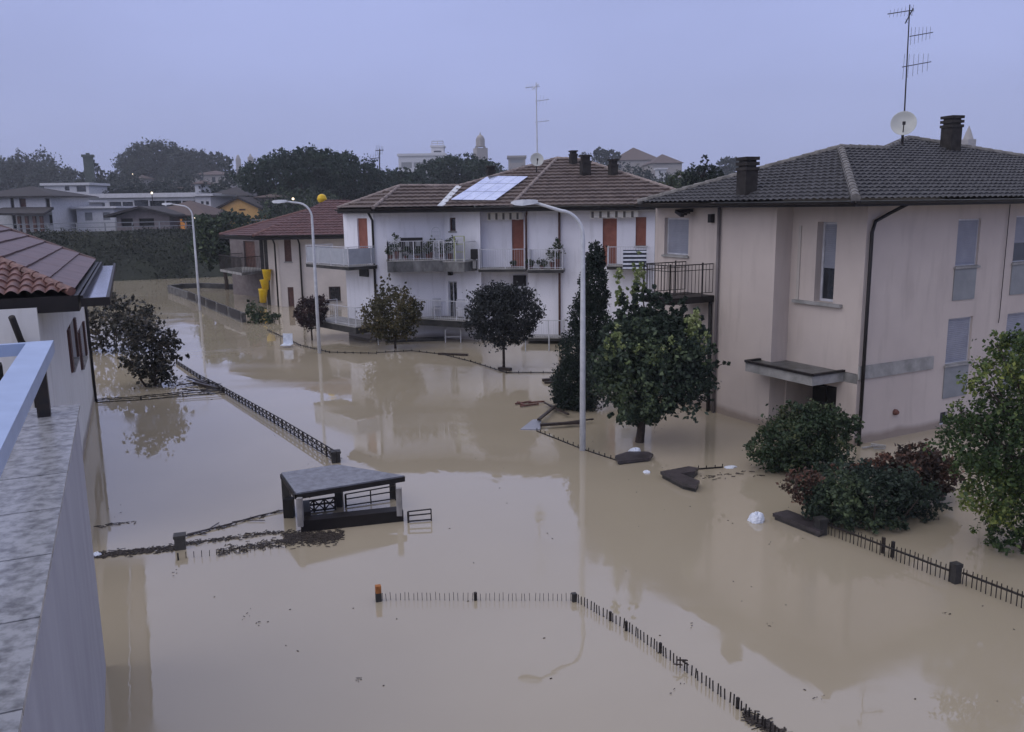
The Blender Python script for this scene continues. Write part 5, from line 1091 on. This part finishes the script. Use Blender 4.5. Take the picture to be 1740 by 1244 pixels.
# stone pines and woods
l_h2 = l_hill
def ftree(label, base, blobs, n, size, m, trunk, name='tree', group='trees on the far side', **k):
    base = V(base[0], base[1], float(ground_h(base[0], base[1]))); k['clump'] = .16; k['nclump'] = int(n/28); k['rag'] = .45
    return tree(name, label, 'tree', base, blobs, int(n*1.7), size*.72, m, trunk, group=group, **k)
Y = 132; ftree('broad umbrella shaped stone pine, the largest on the skyline', D(506, 372, Y), [bl(500, 300, 84, 34, Y), bl(470, 305, 50, 28, Y), bl(540, 296, 52, 34, Y), bl(515, 280, 62, 26, Y), bl(440, 305, 28, 26, Y)], 16000, .55, l_pine, .45, name='stone_pine', stems=4, spread=2.5, clump=.25, shell=.45, nclump=260)
Y = 140; ftree('stone pine crown leaning right of the largest one', D(590, 372, Y), [bl(590, 300, 48, 34, Y), bl(618, 308, 34, 28, Y), bl(575, 290, 36, 26, Y), bl(602, 325, 60, 22, Y)], 10000, .55, l_pine, .4, name='stone_pine', stems=2, spread=1.5, clump=.25, shell=.45, nclump=180)
Y = 165; ftree('rounded pine group rising behind the brown roof', D(770, 350, Y), [bl(745, 300, 45, 26, Y), bl(785, 292, 46, 26, Y), bl(815, 298, 38, 24, Y), bl(765, 288, 40, 20, Y), bl(840, 300, 22, 16, Y)], 12000, .6, l_pine, .4, name='stone_pine', clump=.25, shell=.45, nclump=240)
Y = 155; ftree('low dark pines between the two taller groups', D(680, 350, Y), [bl(665, 318, 40, 22, Y), bl(700, 318, 40, 22, Y), bl(645, 312, 26, 20, Y), bl(685, 300, 26, 12, Y)], 9000, .6, l_pine, .35, name='stone_pine', clump=.25, nclump=180)
Y = 62; ftree('dark pointed conifer between the two house roofs', D(1195, 352, Y), [bl(1198, 296, 18, 14, Y), bl(1175, 300, 12, 12, Y), bl(1198, 275, 7, 10, Y), bl(1215, 297, 12, 9, Y), bl(1195, 312, 30, 12, Y), bl(1178, 290, 6, 8, Y)], 4500, .2, l_cyp, .15, name='conifer', clump=.25, nclump=120)
Y = 90; ftree('soft green tree left of the pointed conifer', D(1160, 350, Y), [bl(1160, 312, 26, 18, Y), bl(1130, 325, 30, 14, Y), bl(1090, 322, 26, 12, Y)], 5000, .3, l_shrub, .2, name='leafy_tree')
Y = 300; ftree('misty grey tree on the skyline beside the dark chimney', D(1235, 310, Y), [bl(1236, 282, 16, 13, Y), bl(1250, 276, 8, 8, Y)], 3500, .8, l_hill, .4)
Y = 300; ftree('tall tree left of the hill church', D(1022, 300, Y), [bl(1022, 264, 12, 11, Y), bl(1038, 268, 12, 10, Y), bl(1050, 268, 6, 8, Y)], 3500, .8, l_hill, .4)
Y = 310; ftree('great wooded dome of trees on the left hill', D(270, 330, Y), [bl(270, 284, 58, 36, Y), bl(240, 290, 34, 30, Y), bl(300, 288, 38, 28, Y), bl(222, 305, 22, 18, Y)], 16000, 1.1, l_hill, .6, clump=.22, nclump=300)
Y = 330; ftree('smaller tree crest right of the wooded dome', D(350, 300, Y), [bl(332, 276, 22, 18, Y), bl(356, 280, 24, 18, Y), bl(376, 274, 13, 12, Y), bl(345, 295, 45, 16, Y)], 9000, 1.1, l_hill, .6, clump=.22, nclump=180)
Y = 260; ftree('ivy and cypress crowd around the square tower', D(165, 330, Y), [bl(160, 300, 10, 24, Y), bl(150, 312, 14, 18, Y), bl(180, 303, 9, 14, Y), bl(192, 305, 8, 12, Y), bl(205, 310, 10, 12, Y)], 5000, .8, l_hill, .4, clump=.3)
def woods(name, label, pts, n, size, m):
    B = []
    for p in pts:
        b_ = bl(*p); g_ = float(ground_h(b_[0], b_[1])); tp_ = b_[2]+b_[5]; B.append((b_[0], b_[1], (tp_+g_)/2, b_[3], b_[4], max(b_[5], (tp_-g_)/2)))
    v = leaves(B, int(n*2.1), size*.72, .16, .3, .3, nclump=int(n/28), rag=.6); o = leafmesh(name, v, m); tag(o, label, 'woods', kind='stuff')
woods('far_woods', 'dense dark woods covering the hill at the far left', [(20, 297, 50, 26, 290), (65, 293, 46, 24, 290), (100, 308, 40, 20, 290), (-20, 300, 40, 30, 290), (35, 275, 20, 10, 290), (75, 274, 16, 9, 290), (118, 318, 40, 14, 270)], 20000, 1.1, l_hill)
woods('far_woods', 'mixed trees between the hillside houses', [(190, 328, 60, 12, 190), (250, 325, 50, 12, 190), (300, 322, 45, 14, 200), (340, 330, 30, 12, 190), (392, 308, 24, 26, 200), (410, 325, 26, 16, 170), (150, 330, 40, 10, 180), (210, 310, 40, 14, 240), (310, 305, 40, 16, 260), (370, 330, 40, 14, 170)], 20000, .8, l_hill)
woods('far_woods', 'blue green trees at the foot of the hill church', [(1060, 300, 50, 16, 250), (1000, 290, 40, 22, 280), (1100, 305, 50, 12, 220), (1180, 305, 60, 14, 240), (1250, 300, 50, 16, 260), (930, 300, 60, 18, 280)], 14000, .9, l_hill)
woods('far_woods', 'hedges and trees just beyond the embankment', [(330, 385, 16, 14, 98), (450, 365, 26, 16, 105), (480, 350, 40, 18, 115), (420, 375, 20, 14, 104), (78, 388, 10, 6, 95), (530, 345, 60, 20, 118), (395, 368, 22, 10, 103)], 9000, .4, l_dark)
# ================================================================== THINGS ADRIFT
def flat_thing(name, label, cat, pix, z, th, m, under=.05, group=None, tilt=None):
    P = [W(x, y, z) for x, y in pix]; c = sum(P)/len(P); q = MB(); zz = tilt or [0]*len(P)
    q.prism([p[:2] for p in P], [z-th+t_ for t_ in zz], [z+t_ for t_ in zz]); o = q.build(name, m, origin=c); return tag(o, label, cat, group)
m_raft = mat('wet_stone_coping', (.06, .05, .055), (.025, .022, .022), rough=.4, scale=5, bump=.3, spec=.5)
def raft(label, pix, h):
    P = [W(x, y, h) for x, y in pix]; t = thing('coping_block', (*P[0][:2], 0), label, 'coping'); q = MB(); q.prism([p[:2] for p in P], h-.07, h); q.build('slab', m_raft, t)
    c = sum(p[:2] for p in P)/len(P); q = MB(); q.prism([p[:2]+unit(c-p[:2])*.05 for p in P], -.6, h-.071); q.build('base', m_darkconc, t)
raft('L shaped coping slab breaking the surface left of the white bag', [(1122, 801), (1171, 792), (1187, 795), (1181, 801), (1156, 804), (1189, 817), (1183, 826), (1160, 821)], .16)
raft('dark coping slab with a white rag on it below the large green tree', [(1045, 774), (1068, 767), (1100, 767), (1110, 771), (1104, 778), (1050, 784)], .10)
raft('long dark coping slab at the left end of the hedge', [(1313, 872), (1338, 866), (1390, 886), (1404, 898), (1394, 904)], .13)
def rag(name, label, px, py, w_, h, n=5):
    c = W(px, py); q = MB(); nu, nv = 14, 8; sd = px*.37; v = []
    for j in range(nv):
        ph = (j/(nv-1))*PI/2
        for i in range(nu):
            a = 2*PI*i/nu; rr = math.cos(ph)**.7*(1+.16*math.sin(2*a+sd)+.10*math.sin(3*a+sd*2)+.07*math.sin(5*a+j*1.3)); zz = math.sin(ph)*(1+.18*math.sin(3*a+j+sd))
            v.append((c[0]+w_*.5*rr*math.cos(a)+.12*w_*zz, c[1]+w_*.36*rr*math.sin(a), h*zz-.012))
    q.raw(v, [(j*nu+i, j*nu+(i+1) % nu, (j+1)*nu+(i+1) % nu, (j+1)*nu+i) for j in range(nv-1) for i in range(nu)]+[tuple((nv-1)*nu+i for i in range(nu))]); o = q.build(name, m_plastic, origin=c); return tag(o, label, 'plastic' if name != 'plastic_bag' else 'bag')
rag('plastic_bag', 'bright white plastic bag floating alone left of the hedge', 1284, 886, .34, .19)
rag('plastic_sheet', 'small white plastic scrap floating by the dark coping slab', 1098, 803, .2, .06)
rag('plastic_sheet', 'white plastic sheet at the end of the short picket row', 1240, 794, .34, .04)
rag('plastic_sheet', 'white foam scrap floating at the foot of the parapet wall', 163, 944, .22, .07)
rag('plastic_sheet', 'white rag lying on the dark coping slab below the green tree', 1078, 771, .34, .16)
flat_thing('drifting_board', 'blue and white board adrift at the left end of the spear tips', 'board', [(884, 726), (905, 714), (920, 714), (918, 727)], .08, .04, m_shutter, tilt=[-.06, .02, .04, -.04])
def beams(name, label, segs, m, th=.07, z=.05):
    c = W(*segs[0][:2]); q = MB()
    for (x0, y0, x1, y1, *r_) in segs:
        a, b = W(x0, y0, z), W(x1, y1, z); k = r_[0] if r_ else th; q.bar(a+V(0, 0, (r_[1] if len(r_) > 1 else 0)), b, k, k*.6)
    o = q.build(name, m, origin=c); tag(o, label, 'timber'); return o
beams('drifting_timber', 'crossed dark timbers jutting up behind the blue and white board', [(915, 716, 944, 690, .09, .05), (935, 690, 966, 704, .07), (925, 684, 950, 697, .06), (918, 722, 985, 718, .12), (960, 718, 1008, 712, .06)], m_wood, z=.12)
beams('drifting_timber', 'reddish brown broken boards left of the crossed timbers', [(876, 686, 902, 682), (884, 690, 915, 686), (898, 684, 925, 682), (880, 683, 890, 688)], m_redwood, .07)
beams('drifting_timber', 'dark plank adrift beside the cypress', [(922, 646, 950, 644, .16), (925, 650, 950, 649, .1)], m_wood, .1)
beams('drifting_timber', 'dark plank floating between the two round trees', [(745, 601, 795, 603, .14)], m_wood, .1)
beams('drifting_timber', 'short dark block at the foot of the almost black round tree', [(848, 626, 868, 628, .2)], m_wood, .1)
beams('drifting_timber', 'pale wreckage floating in front of the beige house wall', [(1465, 761, 1490, 757, .05), (1480, 755, 1505, 758, .08), (1484, 762, 1504, 762, .05)], m_conc, .06)
beams('drifting_timber', 'blackened poles caught at the corner of the two low fences', [(300, 655, 345, 648, .06), (318, 640, 352, 652, .08), (330, 650, 372, 660, .12), (310, 662, 362, 664, .06), (340, 646, 372, 654, .07)], m_wood, .08, .08)
beams('branch', 'forked dark branch caught on the diagonal picket fence', [(1150, 1128, 1168, 1122, .025, .06), (1144, 1128, 1160, 1130, .02), (1160, 1124, 1170, 1130, .02)], m_wood, .03, .1)
beams('branch', 'long thin drifting branch running up to the gate roof', [(318, 908, 380, 893, .035), (380, 893, 440, 876, .03), (440, 876, 484, 866, .025), (350, 902, 372, 888, .02), (420, 884, 450, 884, .02), (300, 915, 340, 903, .03)], m_wood, .03, .03)
def stool():
    c = W(488, 640 if False else 0) if False else W(488, 590); t = thing('white_chair', c, 'half sunken white chair at the low garden fence', 'chair'); q = MB(); q.box(c+V(0, 0, .12), (.5, .5, .04)); q.build('seat', m_plastic, t); q = MB(); q.box(c+V(.0, .22, .38), (.46, .04, .5)); q.build('backrest', m_plastic, t)
stool()
for px in (757, 780):
    pass
def goal():
    a, b = W(757, 582), W(783, 582); t = thing('rack', a, 'small white tubular rack standing in the water below the terrace', 'rack'); h = .62; q = MB(); q.tube([a-V(0, 0, .5), a+V(0, 0, h), b+V(0, 0, h), b-V(0, 0, .5)], .03, 6); q.build('frame', m_whitemetal, t)
    q = MB(); q.bar(a+V(0, 0, h*.45), b+V(0, 0, h*.45), .03); q.build('crossbar', m_whitemetal, t)
goal()
for px, y0, y1, lab in ((643, 586, 540, 'thin pale pole standing in the water left of the olive tree'), (903+30, 596, 572, 'thin pale pole near the right terrace'), (893, 598, 575, 'thin pale pole right of the black round tree')):
    c = W(px, y0); q = MB(); q.tube([c-V(0, 0, .5), (c[0], c[1], D(px, y1, c[1])[2])], .025, 6); tag(q.build('thin_pole', m_galv, origin=c), lab, 'pole')
def twigs():
    q = MB(); L = []
    def band(p0, p1, wd, n, big=1.):
        for _ in range(n):
            k = rnd.random(); x = p0[0]+(p1[0]-p0[0])*k; y = p0[1]+(p1[1]-p0[1])*k+rnd.gauss(0, wd); c = W(x, y, .006+rnd.random()*.014); a = rnd.uniform(0, PI) if rnd.random() < .6 else rnd.gauss(.3, .3); l = rnd.uniform(.012, .075)*big
            d = V(math.cos(a), math.sin(a), rnd.gauss(0, .06))*l; q.bar(c-d, c+d, rnd.uniform(.008, .03)*big, .008)
    band((158, 944), (300, 930), 2.6, 520, .8); band((300, 925), (480, 903), 2, 300, .7); band((484, 912), (583, 909), 4.5, 800, .7); band((370, 938), (490, 920), 4, 380, .6); band((480, 918), (575, 914), 5, 420, .7)
    band((320, 910), (480, 868), 1.5, 60); band((290, 650), (375, 662), 5, 130, 1.5); band((165, 680), (380, 665), 2, 60, 1.3); band((1262, 1212), (1360, 1262), 5, 380, .7); band((1190, 812), (1300, 800), 4, 30); band((560, 770), (578, 780), 3, 40)
    band((160, 895), (230, 886), 1.2, 25)
    for (x, y, n, s) in ((610, 1155, 14, 5), (1180, 1062, 5, 6), (300, 975, 8, 6), (415, 1045, 10, 12), (195, 870, 8, 12), (1390, 1180, 8, 12), (1150, 1170, 8, 15), (1310, 1058, 5, 8), (440, 1060, 8, 8), (1460, 905, 6, 5), (1500, 915, 8, 6), (1610, 1040, 10, 8)): band((x-s, y), (x+s, y), s*.5, max(3, n//2), .32)
    for _ in range(100):
        x = 170+1565*rnd.random()**.7; y = 1240-600*rnd.random()**.6; c = W(x, y, .006); l = rnd.uniform(.005, .018); a = rnd.uniform(0, 3); d = V(math.cos(a), math.sin(a), 0)*l; q.bar(c-d, c+d, .01+l*.3, .006)
    tag(q.build('floating_twigs', mat('sodden_twigs', (.06, .048, .04), (.025, .02, .018), rough=.6, scale=9)), 'twigs leaves and scum drifting on the flood', 'debris', kind='stuff')
twigs()
# ================================================================== HAZE
def haze():
    m = bpy.data.materials.new('haze'); m.use_nodes = True; t = m.node_tree; t.nodes.clear(); o_ = t.nodes.new('ShaderNodeOutputMaterial'); v = t.nodes.new('ShaderNodeVolumePrincipled')
    v.inputs['Color'].default_value = (.9, .94, 1, 1); v.inputs['Density'].default_value = .0005; v.inputs['Anisotropy'].default_value = .1; t.links.new(v.outputs[0], o_.inputs['Volume'])
    q = MB(); q.box((0, 240, 34.), (1400, 740, 75.2)); o = q.build('haze', m); tag(o, 'thin grey blue haze over the flooded town', 'haze', kind='stuff')
haze()
